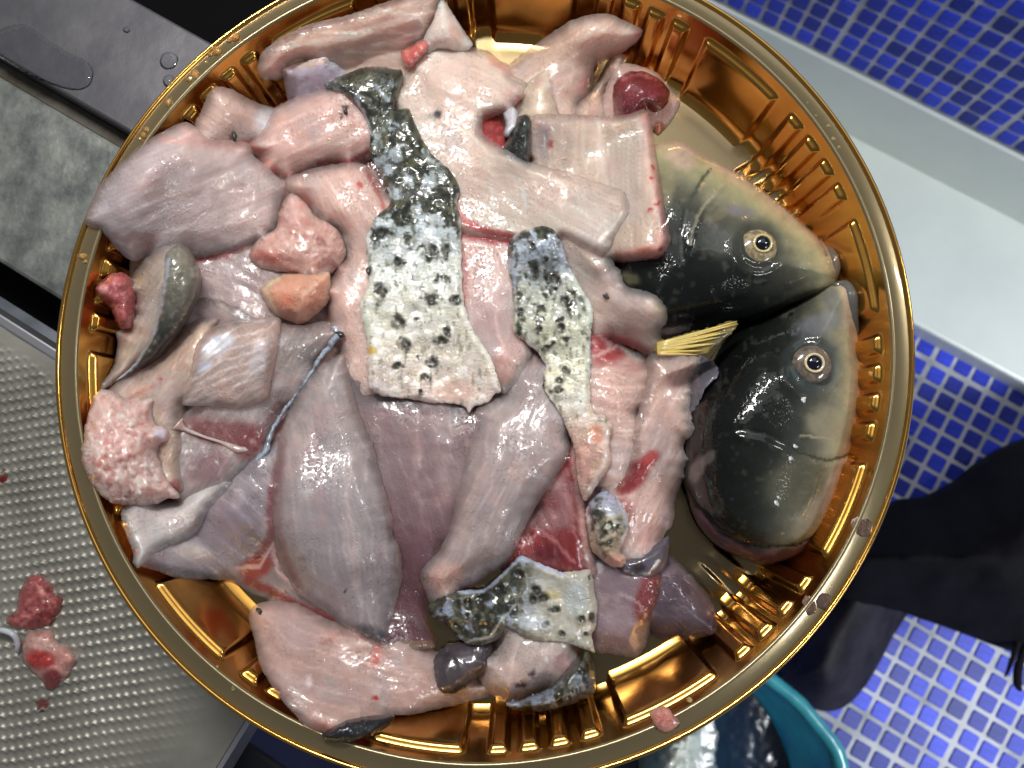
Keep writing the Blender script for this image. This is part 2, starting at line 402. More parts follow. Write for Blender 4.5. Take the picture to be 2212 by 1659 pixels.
# ------------------------------------------------------------------ tray
TC = np.array([-0.0226, 0.0591])
RT, RB = 0.1424, 0.1352
def smask(a, c, h, e):
    d = abs((a - c + 180) % 360 - 180); t = min(1, max(0, (h - d) / e + 0.5)); return t * t * (3 - 2 * t)
PC = [9.5 + 36 * k for k in range(10)]
FC = [9.5 + 36 * k + 18 + q for k in range(10) for q in (-6.3, -2.1, 2.1, 6.3)]
def tmask(a):
    m1 = max(smask(a, c, 6.9, 1.0) for c in PC); m2 = max(smask(a, c, 1.2, 0.9) for c in FC)
    return m1, m2
def build_tray():
    tray = empty('party_tray', (TC[0], TC[1], 0)); tag(tray, 'round gold plastic party tray with ribbed wall holding the cut fish', 'tray')
    nth = 1440
    th = np.arange(nth) * 360.0 / nth
    MS = np.array([tmask(a) for a in th]); m1, m2 = MS[:, 0], MS[:, 1]; mx = np.maximum(m1, m2)
    ct, sn = np.cos(np.radians(th)), np.sin(np.radians(th))
    def grid(name, rows, mat, closed_center=False):
        v = []; f = []
        for r, z in rows: v.append(np.stack([r * ct, r * sn, np.broadcast_to(z, r.shape)], 1))
        V = np.concatenate(v); n = len(rows)
        i = np.arange(nth); j = (i + 1) % nth
        F = []
        for k in range(n - 1): F.append(np.stack([k * nth + i, k * nth + j, (k + 1) * nth + j, (k + 1) * nth + i], 1))
        F = np.concatenate(F).tolist()
        if closed_center: F.append(tuple((n - 1) * nth + i[::-1]))
        return link(name, mesh(name, V, F), mat, tray)
    one = np.ones(nth)
    def rw(z): return RB + (RT - RB) * z / RIM_Z
    rows = [(RT * one, RIM_Z)]
    for z in (0.0295, 0.0285, 0.0272, 0.0262): rows.append((rw(z) * one, z))
    for z, k in ((0.0256, 0.15), (0.0253, 0.55), (0.0250, 0.92), (0.0243, 1.0), (0.022, 1.0), (0.018, 1.0), (0.014, 1.0), (0.010, 1.0), (0.006, 1.0), (0.003, 0.98)):
        rows.append((rw(z) - mx * k * 0.0024, z))
    rows.append((rw(0) - 0.0012 - mx * 0.003, 0.0010 + 0 * one)); rows.append((rw(0) - 0.003 - mx * 0.003, 0.0002 * one))
    grid('wall', rows[::-1], M_GOLD)
    r0 = rw(0) - 0.003 - mx * 0.003
    br = [(r0, 0.0002 * one)]
    for d, k in ((0.002, 0.6), (0.004, 1.0), (0.007, 1.0), (0.010, 0.9), (0.013, 0.4), (0.015, 0.0)):
        br.append((r0 * 0 + rw(0) - 0.006 - d, 0.0012 * m2 * k + 0.0))
    for r in (0.11, 0.08, 0.04): br.append((r * one, 0.0 * one))
    grid('base', [(a, b) for a, b in br][::-1], M_BASE); 
    # base centre disc
    base = tray.children[-1]
    # rim: flat band with a raised outer bead and a short skirt
    R = 0.150
    prof = [(RT, RIM_Z), (RT + 0.0003, RIM_Z + 0.0006), (RT + 0.0009, RIM_Z + 0.0009), (RT + 0.0014, RIM_Z + 0.0006), (R - 0.0018, RIM_Z + 0.0004)]
    grid('rim_band', [(r * one, z) for r, z in prof[::1]][::-1], M_RIM)
    prof = [(R - 0.0018, RIM_Z + 0.0004), (R - 0.0014, RIM_Z + 0.0012), (R - 0.0007, RIM_Z + 0.0016), (R - 0.0001, RIM_Z + 0.0012), (R, RIM_Z + 0.0003), (R - 0.0001, RIM_Z - 0.002), (R + 0.0003, RIM_Z - 0.0032), (R - 0.0002, RIM_Z - 0.0038), (R - 0.0012, RIM_Z - 0.003)]
    grid('outer_lip', [(r * one, z) for r, z in prof][::-1], M_LIP)
    # outside of the wall down to the counter
    prof = [(R - 0.0012, RIM_Z - 0.003), (RT + 0.0008, RIM_Z - 0.0012), (RB + 0.0008, 0.0), (RB - 0.004, -0.0012), (0.06, -0.0012)]
    grid('outer_wall', [(r * one, z) for r, z in prof][::-1], M_GOLD)
    disc = [(0.04 * math.cos(k * .2618), 0.04 * math.sin(k * .2618), -0.00001) for k in range(24)]
    link('base_centre', mesh('base_centre', disc, [tuple(range(24))]), M_BASE, tray)
    return tray
TRAY = build_tray()

# ------------------------------------------------------------------ height field of the heap, in picture cells
CS = 6.0
GU = np.arange(-30, 2260, CS); GV = np.arange(-60, 1720, CS)
UU, VV = np.meshgrid(GU, GV)
def tray_height():
    Hh = np.zeros_like(UU)
    for z in np.linspace(0, RIM_Z, 16):
        x, y = unp(UU, VV, np.full_like(UU, z)); r = np.hypot(x - TC[0], y - TC[1])
        Hh = np.where(r >= RB + (RT - RB) * z / RIM_Z - 0.003, z, Hh)
    x, y = unp(UU, VV, np.full_like(UU, RIM_Z)); r = np.hypot(x - TC[0], y - TC[1])
    Hh = np.where(r > 0.1435, RIM_Z + 0.0012, Hh)
    return np.where(r > 0.151, -0.002, Hh)
HF = tray_height()
def box(a, k):
    for ax in (0, 1):
        p = [(k, k) if i == ax else (0, 0) for i in (0, 1)]
        c = np.cumsum(np.pad(a, p, mode='edge'), axis=ax)
        c = np.concatenate([np.zeros_like(np.take(c, [0], ax)), c], ax)
        n = 2 * k + 1
        a = (np.take(c, range(n, c.shape[ax]), ax) - np.take(c, range(0, c.shape[ax] - n), ax)) / n
    return a
def drape(mask, Hc, stiff):
    Bm = np.where(mask, Hc, 0.0); mk = mask.astype(float)
    w = np.maximum(box(mk, 3), 1e-6)
    for _ in range(stiff):
        s = box(Bm * mk, 3) / w
        Bm = np.where(mask, np.maximum(s, Hc), 0.0)
    s = box(Bm * mk, 3) / w
    return np.where(mask, np.maximum(s, Hc - 0.0006), 0.0)
def samp(A, p):
    x = np.clip((p[:, 0] - GU[0]) / CS, 0, A.shape[1] - 1.001); y = np.clip((p[:, 1] - GV[0]) / CS, 0, A.shape[0] - 1.001)
    i = x.astype(int); j = y.astype(int); a = x - i; b = y - j
    return (A[j, i] * (1 - a) + A[j, i + 1] * a) * (1 - b) + (A[j + 1, i] * (1 - a) + A[j + 1, i + 1] * a) * b

_pc = [0]; COLLECT = [False]; ORDER = []; HEAP = [-1]
def tuck(bd, later, step):
    """a piece goes on underneath whatever lies on top of it"""
    lo, hi = bd.min(0) - 40, bd.max(0) + 40
    L = [p for p in later if p[:, 0].max() > lo[0] and p[:, 0].min() < hi[0] and p[:, 1].max() > lo[1] and p[:, 1].min() < hi[1]]
    t = np.roll(bd, -1, 0) - np.roll(bd, 1, 0); t /= np.linalg.norm(t, axis=1)[:, None] + 1e-9
    ar = 0.5 * np.sum(bd[:, 0] * np.roll(bd[:, 1], -1) - np.roll(bd[:, 0], -1) * bd[:, 1])
    n = np.stack([t[:, 1], -t[:, 0]], 1) * (1 if ar > 0 else -1)
    for _ in range(3): n = (np.roll(n, 1, 0) + n + np.roll(n, -1, 0)) / 3
    n /= np.linalg.norm(n, axis=1)[:, None] + 1e-9
    off = np.zeros(len(bd)); alive = np.ones(len(bd), bool)
    for o in (-4, 5, 12, 19, 26, 33):
        q = bd + n * (o + 3); ins = np.zeros(len(bd), bool)
        for p in L: ins |= inside(q, p)
        alive &= ins; off[alive] = max(o, 0)
    sm = off.copy()
    for _ in range(4): sm = np.minimum((np.roll(sm, 1) + sm + np.roll(sm, -1)) / 3, off)
    return bd + n * sm[:, None]
def wloc(o):
    q = Vector(o.location)
    while o.parent is not None: o = o.parent; q = q + o.location
    return q
def piece(name, label, cat, outline, T=6.0, col=(200, 165, 158), paint=(), lift=(), w=22, e0=0.30, mat=None, parent=None,
          rough=0.5, fib=(30, 0.0, 40), stiff=10, base=None, step=6.0, jag=1.0, round_=0.75, dome=0.25, colf=None, relief=None, raw=False,
          group=None, kind=None, lumps=0.0, gap=0.0, pw=2.0):
    """one cut piece: a closed slab with rounded edges that lies on whatever is below it. T in mm, outline in picture units."""
    if COLLECT[0]: ORDER.append(np.asarray(outline, float)); return None
    later = []
    if base is None and HEAP[0] >= 0:
        later = ORDER[HEAP[0] + 1:]; HEAP[0] += 1
    _pc[0] += 1; sd = _pc[0] * 7
    bd = resample(outline, step, round_, jag, sd % 200)
    if later and parent is None: bd = tuck(bd, later, step)
    lo = bd.min(0) - 1; hi = bd.max(0) + 1
    gx, gy = np.meshgrid(np.arange(lo[0], hi[0], step), np.arange(lo[1], hi[1], step * 0.866))
    gx = gx + (np.arange(gx.shape[0]) % 2)[:, None] * step * 0.5
    g = np.stack([gx.ravel(), gy.ravel()], 1)
    g = g + RNG.uniform(-0.12, 0.12, g.shape) * step
    g = g[inside(g, bd)]
    if len(g): g = g[seg_dist(g, bd, True) > step * 0.55]
    nb = len(bd)
    pts = np.vstack([bd, g]) if len(g) else bd
    r = delaunay_2d_cdt([Vector(p) for p in pts], [(i, (i + 1) % nb) for i in range(nb)], [], 1, 1e-4)
    P = np.array([(p.x, p.y) for p in r[0]]); tri = [tuple(t) for t in r[2] if len(t) == 3]
    d = seg_dist(P, bd, True)
    if base is None:
        cells = np.stack([UU.ravel(), VV.ravel()], 1)
        sel = (cells[:, 0] > lo[0] - 20) & (cells[:, 0] < hi[0] + 20) & (cells[:, 1] > lo[1] - 20) & (cells[:, 1] < hi[1] + 20)
        mk = np.zeros(len(cells), bool); cs = cells[sel]
        ins = inside(cs, bd) | (seg_dist(cs, bd, True) < CS * 1.6)
        mk[np.where(sel)[0]] = ins; mk = mk.reshape(UU.shape)
        Bf = drape(mk, HF, stiff)
        zb = samp(np.where(mk, Bf, HF), P)
    else:
        zb = np.full(len(P), base); mk = None
    Tm = T * 1e-3
    if pw > 0 and base is None: w = min(w, max(10.0, 0.55 * float(d.max())))
    pr = 1 - (1 - np.clip(d / w, 0, 1)) ** pw if pw > 0 else np.sqrt(np.clip(1 - (1 - np.clip(d / w, 0, 1)) ** 2, 0, 1))
    dm = max(d.max(), 1e-6)
    z = zb + gap * 1e-3 + Tm * (e0 + (1 - e0) * pr) + dome * Tm * sstep(0, dm, d)
    z += rough * 1e-3 * (0.9 * vnoise(P[:, 0] / 70., P[:, 1] / 70., sd % 150) + 0.35 * vnoise(P[:, 0] / 24., P[:, 1] / 24., sd % 150 + 3)) * np.clip(d / 12, 0.15, 1)
    if lumps: z += lumps * 1e-3 * (np.abs(vnoise(P[:, 0] / 15., P[:, 1] / 15., sd % 150 + 5)) + 0.5 * vnoise(P[:, 0] / 7., P[:, 1] / 7., sd % 150 + 6)) * np.clip(d / 8, 0, 1)
    fa = math.radians(fib[0]); A = P[:, 0] * math.cos(fa) + P[:, 1] * math.sin(fa); B = -P[:, 0] * math.sin(fa) + P[:, 1] * math.cos(fa)
    if fib[1]:
        q = B / fib[2] + 0.35 * vnoise(A / 60., B / 60., sd % 140 + 8)
        z += fib[1] * 1e-3 * (np.abs(np.sin(np.pi * q)) - 0.5) * np.clip(d / 15, 0, 1)
    for (lu, lv, lr, lh) in lift: z += lh * 1e-3 * np.exp(-(((P[:, 0] - lu) ** 2 + (P[:, 1] - lv) ** 2) / lr ** 2))
    if relief is not None: z += relief(P, d)
    zl = np.minimum(zb + gap * 1e-3, z - 0.0004)
    # colours
    C = np.tile(np.asarray(col, float), (len(P), 1))
    wob = np.stack([4.5 * fbm(P[:, 0] / 16., P[:, 1] / 16., sd % 130 + 11), 4.5 * fbm(P[:, 0] / 16., P[:, 1] / 16., sd % 130 + 17)], 1)
    Pw = P + wob
    if colf is not None: C = colf(P, Pw, d)
    if mat is None:
        paint = [('n', 75, (168, 158, 164), .45, .02, .6), ('n', 60, (210, 158, 150), .22, .08, .6), ('n', 30, (214, 190, 182), .25, .15, .6), ('e', 16, (166, 152, 156), .35)] + list(paint)
    for op in paint:
        k = op[0]
        if k == 'l': a = (1 - sstep(op[2] * 0.45, op[2] * 1.25, seg_dist(Pw, op[1]))) * op[4]; cc = op[3]
        elif k == 'b':
            an = math.radians(op[5]); dx = Pw[:, 0] - op[1]; dy = Pw[:, 1] - op[2]
            ex = (dx * math.cos(an) + dy * math.sin(an)) / op[3]; ey = (-dx * math.sin(an) + dy * math.cos(an)) / op[4]
            a = (1 - sstep(0.55, 1.25, np.hypot(ex, ey))) * op[7]; cc = op[6]
        elif k == 'g':
            dv = np.array([op[3] - op[1], op[4] - op[2]], float); tt = ((Pw - np.array([op[1], op[2]])) @ dv) / (dv @ dv)
            a = sstep(0, 1, tt) * op[6]; cc = op[5]
        elif k == 'e': a = (1 - sstep(op[1] * 0.4, op[1] * 1.2, d + wob[:, 0] * 0.5)) * op[3]; cc = op[2]
        elif k == 'n': a = sstep(op[4], op[5], fbm(P[:, 0] / op[1], P[:, 1] / op[1], sd % 120 + 23)) * op[3]; cc = op[2]
        C = C * (1 - a[:, None]) + np.asarray(cc, float) * a[:, None]
    if mat is None:
        q = (B / 34. + 0.9 * fbm(A / 110., B / 110., sd % 110 + 31)) % 1.0
        m_ = np.exp(-((q - 0.5) / 0.07) ** 2) * (0.4 + 0.6 * sstep(-.2, .4, vnoise(A / 60., B / 60., sd % 110 + 33)))
        C = C * (1 + 0.13 * m_[:, None])
        q2 = np.sin((B / 11. + 0.8 * fbm(A / 70., B / 70., sd % 110 + 37)) * 2 * np.pi) * sstep(-.1, .5, vnoise(A / 45., B / 45., sd % 110 + 39)); C = C * (1 + 0.035 * q2[:, None])
        k_ = (0.14 * (1 - sstep(45, 95, C[:, 0] - C[:, 1])))[:, None]; C = (C * (1 - k_) + C.mean(1, keepdims=True) * k_) * np.array([1.11, 1.115, 1.095])
    C = np.clip(C, 3, 250)
    # mesh: top, underside, side band
    n = len(P)
    x, y = unp(P[:, 0], P[:, 1], z)
    cx, cy = x.mean(), y.mean(); cz = float(zl.min())
    top = np.stack([x - cx, y - cy, z - cz], 1); bot = np.stack([x - cx, y - cy, zl - cz], 1)
    # pull underside rim slightly inwards so the side is rounded
    F = []
    ed = {}
    for t in tri:
        a_, b_, c_ = t
        if ((P[b_] - P[a_])[0] * (P[c_] - P[a_])[1] - (P[b_] - P[a_])[1] * (P[c_] - P[a_])[0]) > 0: t = (a_, c_, b_)   # picture y runs down
        F.append(t); F.append((t[0] + n, t[2] + n, t[1] + n))
        for i in range(3):
            e = (t[i], t[(i + 1) % 3])
            if (e[1], e[0]) in ed: ed.pop((e[1], e[0]))
            else: ed[e] = 1
    for a_, b_ in ed: F.append((b_, a_, a_ + n, b_ + n))
    V = np.vstack([top, bot])
    me = mesh(name, V, F)
    ca = me.attributes.new('Col', 'FLOAT_COLOR', 'POINT'); CC = np.ones((2 * n, 4)); CC[:, :3] = np.vstack([lin(C), lin(C)]); ca.data.foreach_set('color', CC.ravel().astype(np.float32))
    fa_ = me.attributes.new('fuv', 'FLOAT_VECTOR', 'POINT'); FV = np.zeros((2 * n, 3)); FV[:n, 0] = A * 0.01; FV[:n, 1] = B * 0.01; FV[:, 2] = _pc[0] * 3.7; FV[n:] = FV[:n] + [0, 0, .1]; fa_.data.foreach_set('vector', FV.ravel().astype(np.float32))
    if mat is None:
        al = 1 - 0.66 * (1 - sstep(0, 30 * min(1.0, dm / 40.0), d + wob[:, 1]))
        th = me.attributes.new('thick', 'FLOAT', 'POINT'); th.data.foreach_set('value', np.r_[al, 0.8 * al].astype(np.float32))
    o = link(name, me, mat or M_FLESH)
    if parent is not None:
        o.parent = parent; w0 = wloc(parent); o.location = (cx - w0[0], cy - w0[1], cz - w0[2])
    else:
        o.location = (cx, cy, cz)
        tag(o, label, cat, group, kind)
    if base is None:
        # raise the height field
        cells = np.stack([UU[mk], VV[mk]], 1)
        dd = seg_dist(cells, bd, True); ii = inside(cells, bd)
        pr2 = 1 - (1 - np.clip(dd / w, 0, 1)) ** pw if pw > 0 else np.sqrt(np.clip(1 - (1 - np.clip(dd / w, 0, 1)) ** 2, 0, 1))
        zz = Bf[mk] + gap * 1e-3 + Tm * (e0 + (1 - e0) * pr2) + dome * Tm * sstep(0, dm, dd)
        for (lu, lv, lr, lh) in lift: zz += lh * 1e-3 * np.exp(-(((cells[:, 0] - lu) ** 2 + (cells[:, 1] - lv) ** 2) / lr ** 2))
        cur = HF[mk]; HF[mk] = np.where(ii, np.maximum(cur, zz), cur)
    elif not raw:
        cells = np.stack([UU.ravel(), VV.ravel()], 1)
        sel = (cells[:, 0] > lo[0]) & (cells[:, 0] < hi[0]) & (cells[:, 1] > lo[1]) & (cells[:, 1] < hi[1])
        idx = np.where(sel)[0]; cs = cells[sel]; ii = inside(cs, bd); idx = idx[ii]; cs = cs[ii]
        dd = seg_dist(cs, bd, True); pr2 = 1 - (1 - np.clip(dd / w, 0, 1)) ** pw if pw > 0 else np.sqrt(np.clip(1 - (1 - np.clip(dd / w, 0, 1)) ** 2, 0, 1))
        zz = base + Tm * (e0 + (1 - e0) * pr2) + dome * Tm * sstep(0, dm, dd)
        h = HF.ravel(); h[idx] = np.maximum(h[idx], zz); HF[:] = h.reshape(HF.shape)
    return o


# ------------------------------------------------------------------ small builders on the heap
def hz(u, v): return float(samp(HF, np.array([[u, v]], float))[0])
def wpt(u, v, z): x, y = unp(u, v, z); return np.array([float(x), float(y), float(z)])
def colmesh(me, col, seed=0):
    n = len(me.vertices)
    co = np.zeros(n * 3); me.vertices.foreach_get('co', co); co = co.reshape(-1, 3)
    ca = me.attributes.new('Col', 'FLOAT_COLOR', 'POINT'); c = np.ones((n, 4))
    cc = np.asarray(col, float)
    c[:, :3] = lin(cc) if cc.ndim == 1 else lin(cc)
    ca.data.foreach_set('color', c.ravel().astype(np.float32))
    fa = me.attributes.new('fuv', 'FLOAT_VECTOR', 'POINT'); fv = co * 60 + seed; fa.data.foreach_set('vector', fv.ravel().astype(np.float32))
def tube(name, pts, rad, col, mat, parent=None, seg=8, label=None, cat=None, group=None, sub=4):
    """tapered tube along world points; rad = list of radii in mm"""
    if COLLECT[0]: return None
    P = np.array(pts, float); t0 = np.linspace(0, 1, len(P)); t = np.linspace(0, 1, (len(P) - 1) * sub + 1)
    # smooth path
    def cr(i, f):
        p = [P[max(0, min(len(P) - 1, i + k))] for k in (-1, 0, 1, 2)]
        return 0.5 * (2 * p[1] + (p[2] - p[0]) * f + (2 * p[0] - 5 * p[1] + 4 * p[2] - p[3]) * f * f + (3 * p[1] - p[0] - 3 * p[2] + p[3]) * f ** 3)
    Q = np.array([cr(min(int(x * (len(P) - 1)), len(P) - 2), x * (len(P) - 1) - min(int(x * (len(P) - 1)), len(P) - 2)) for x in t])
    R = np.interp(t, np.linspace(0, 1, len(rad)), rad) * 1e-3
    c0 = Q.mean(0); V = []; F = []
    for i in range(len(Q)):
        d = Q[min(i + 1, len(Q) - 1)] - Q[max(i - 1, 0)]; d /= np.linalg.norm(d) + 1e-12
        a = np.cross(d, [0, 0, 1.0]); a = a / (np.linalg.norm(a) + 1e-12) if np.linalg.norm(a) > 1e-6 else np.array([1.0, 0, 0]); b = np.cross(a, d)
        for k in range(seg):
            an = 2 * math.pi * k / seg; V.append(Q[i] - c0 + R[i] * (math.cos(an) * a + math.sin(an) * b))
    for i in range(len(Q) - 1):
        for k in range(seg): F.append((i * seg + k, i * seg + (k + 1) % seg, (i + 1) * seg + (k + 1) % seg, (i + 1) * seg + k))
    F.append(tuple(range(seg))[::-1]); F.append(tuple((len(Q) - 1) * seg + k for k in range(seg)))
    me = mesh(name, V, F); colmesh(me, col, seed=len(V) % 17)
    o = link(name, me, mat)
    w0 = wloc(parent) if parent is not None else Vector((0, 0, 0))
    o.location = Vector(c0) - w0
    if parent is not None: o.parent = parent
    else: tag(o, label, cat, group)
    return o

PINK = (208, 172, 164); PALE = (198, 172, 168); GREY = (176, 158, 160); RED = (150, 52, 52); DRED = (105, 34, 38); WHITE = (226, 214, 212)
M_EYE = flesh_mat('glossy_eye', sss=0.0, rough=0.15, coat=1.0, crough=0.02, bump=0.02, spark=0.0, fib=0.0, var=0.12)

# ------------------------------------------------------------------ fish heads
def head_colf(belly, stops, extra=()):
    ds = np.array([q[0] for q in stops], float); cs = np.array([q[1] for q in stops], float)
    def fn(P, Pw, d):
        s = seg_dist(P, belly) + 10 * fbm(P[:, 0] / 30., P[:, 1] / 30., 61) + 4 * fbm(P[:, 0] / 8., P[:, 1] / 8., 65)
        return np.stack([np.interp(s, ds, cs[:, k]) for k in range(3)], 1)
    return fn
def dome_relief(eye, lines):
    eu, ev, er = eye
    def fn(P, d):
        r = np.hypot(P[:, 0] - eu, P[:, 1] - ev) / er
        z = -0.0022 * np.exp(-(r / 0.75) ** 4) + 0.0009 * np.exp(-((r - 1.45) / 0.28) ** 2) - 0.0006 * np.exp(-((r - 1.05) / 0.16) ** 2)
        for pts, wd, dp in lines:
            q = seg_dist(P, pts); z = z + dp * 1e-3 * np.exp(-(q / wd) ** 2)
        return z
    return fn

UH = [(1360, 330), (1420, 308), (1450, 303), (1480, 308), (1520, 333), (1560, 353), (1610, 383), (1660, 419), (1710, 459), (1755, 499), (1788, 528), (1808, 552), (1818, 584), (1812, 612), (1788, 634), (1740, 652), (1690, 672), (1640, 694), (1590, 708), (1520, 722), (1425, 742), (1360, 720), (1310, 640), (1300, 500), (1330, 400)]
ubelly = [(1400, 300), (1450, 303), (1520, 333), (1610, 383), (1710, 459), (1790, 533), (1810, 575)]
u_op = [(1535, 365), (1515, 390), (1501, 412), (1486, 448), (1478, 484), (1470, 510), (1474, 560)]
u_op2 = [(1560, 400), (1540, 425), (1516, 455), (1500, 490), (1490, 530)]
uhead = piece('fish_head', 'dark carp head lying on its side, snout to the right, below the blue tiles', 'fish head', UH, T=30, w=140, e0=0.06, pw=-1, dome=0.10, base=0.0012, step=4.5, jag=0.2,
    mat=M_HEAD, rough=0.25, fib=(35, 0, 40), round_=0.9,
    colf=head_colf(ubelly, [(0, (205, 172, 150)), (14, (196, 176, 138)), (34, (172, 166, 128)), (60, (140, 138, 112)), (85, (100, 98, 84)), (125, (64, 65, 57)), (160, (38, 41, 36)), (190, (22, 26, 23)), (240, (12, 15, 14))]),  # dark back is skin colour, with some shade mixed into the darkest stops
    relief=dome_relief((1640, 533, 42), [(u_op, 8, -0.45), ([(p[0] + 12, p[1]) for p in u_op], 10, 0.3), (u_op2, 6, 0.5), ([(1740, 455), (1765, 500), (1780, 545), (1800, 575)], 6, -0.9), ([(1795, 600), (1745, 610), (1700, 630)], 6, -0.7)]),
    paint=[('l', u_op, 4, (70, 74, 66), 0.8), ('l', u_op2, 3.5, (186, 176, 150), 0.55), ('b', 1550, 465, 30, 12, -30, (150, 138, 108), 0.4), ('b', 1600, 455, 38, 14, 10, (128, 122, 136), 0.55),
           ('b', 1470, 340, 40, 26, 30, (206, 178, 160), 0.8), ('b', 1440, 400, 20, 60, 10, (150, 142, 110), 0.6), ('b', 1560, 520, 50, 40, 0, (96, 98, 94), 0.5), ('l', [(1750, 470), (1772, 515), (1786, 550)], 3, (70, 74, 70), 0.8), ('b', 1785, 530, 12, 22, -35, (196, 160, 148), 0.7),
           ('b', 1360, 600, 26, 14, 20, (120, 116, 86), 0.7), ('n', 18, (150, 144, 118), 0.25, 0.25, 0.6), ('b', 1640, 533, 62, 60, 0, (54, 56, 50), .7), ('b', 1642, 607, 16, 5, -5, (120, 116, 104), .6), ('b', 1650, 613, 8, 4, -5, (12, 14, 14), .9)])
LH = [(1600, 706), (1660, 684), (1700, 664), (1740, 640), (1780, 613), (1816, 599), (1844, 607), (1858, 638), (1862, 690), (1863, 750), (1869, 800), (1868, 860), (1861, 910), (1850, 960), (1838, 1010), (1820, 1070), (1800, 1120), (1775, 1165), (1740, 1195), (1700, 1212), (1650, 1222), (1600, 1207), (1560, 1187), (1530, 1160), (1508, 1130), (1488, 1080), (1474, 1030), (1470, 960), (1475, 890), (1500, 830), (1540, 770), (1570, 730)]
lbelly = [(1838, 600), (1858, 690), (1869, 800), (1868, 860), (1850, 960), (1820, 1070), (1775, 1165)]
l_op = [(1600, 930), (1650, 940), (1693, 960), (1746, 985), (1785, 995), (1821, 989), (1848, 975)]
l_cut = [(1470, 1058), (1510, 1100), (1554, 1147), (1606, 1172), (1657, 1181), (1721, 1176), (1759, 1158), (1790, 1130)]
lhead = piece('fish_head', 'dark carp head with snout pointing up, beside the tray wall at right', 'fish head', LH, T=32, w=155, e0=0.06, pw=-1, dome=0.10, base=0.0012, step=4.5, jag=0.2,
    mat=M_HEAD, rough=0.25, fib=(100, 0, 40), round_=0.9,
    colf=head_colf(lbelly, [(0, (208, 178, 164)), (14, (200, 176, 152)), (34, (172, 166, 134)), (62, (142, 140, 120)), (90, (100, 99, 86)), (125, (62, 64, 58)), (160, (36, 40, 35)), (200, (20, 24, 21)), (260, (11, 14, 13))]),
    relief=dome_relief((1755, 788, 46), [(l_op, 8, -0.5), ([(p[0], p[1] + 13) for p in l_op], 11, 0.35), (l_cut, 7, -1.6), ([(1838, 690), (1846, 740), (1856, 775)], 6, -0.8), ([(1812, 625), (1828, 660), (1832, 690)], 7, -0.8), ([(1790, 630), (1800, 665), (1815, 690)], 9, 0.7)]),
    paint=[('b', 1725, 1045, 78, 62, -20, (92, 90, 74), 0.85), ('b', 1760, 1105, 60, 26, -50, (150, 140, 126), 0.7), ('b', 1808, 1060, 26, 90, 16, (204, 180, 168), 0.75), ('l', l_op, 3.5, (52, 54, 50), 0.8),
           ('l', [(1728, 942), (1765, 946), (1797, 947)], 3, (196, 184, 154), 0.7), ('b', 1790, 920, 55, 40, 20, (166, 156, 128), 0.6), ('b', 1770, 700, 60, 26, -15, (128, 132, 146), 0.55), ('b', 1800, 650, 20, 34, -20, (112, 118, 124), 0.6),
           ('b', 1755, 788, 66, 66, 0, (58, 66, 70), 0.75), ('b', 1505, 1015, 16, 36, 15, (140, 128, 126), 0.75), ('b', 1530, 990, 14, 20, 40, (132, 120, 118), 0.6),
           ('l', [(1470, 1075), (1505, 1120), (1550, 1168), (1605, 1196), (1655, 1206), (1725, 1196), (1770, 1172)], 17, (106, 74, 88), 0.9), ('b', 1702, 676, 20, 7, -25, (104, 104, 98), .6), ('b', 1708, 680, 9, 4, -25, (10, 12, 12), .9), ('l', l_cut, 3, (30, 24, 28), 0.8), ('n', 14, (150, 146, 124), 0.2, 0.3, 0.6)])

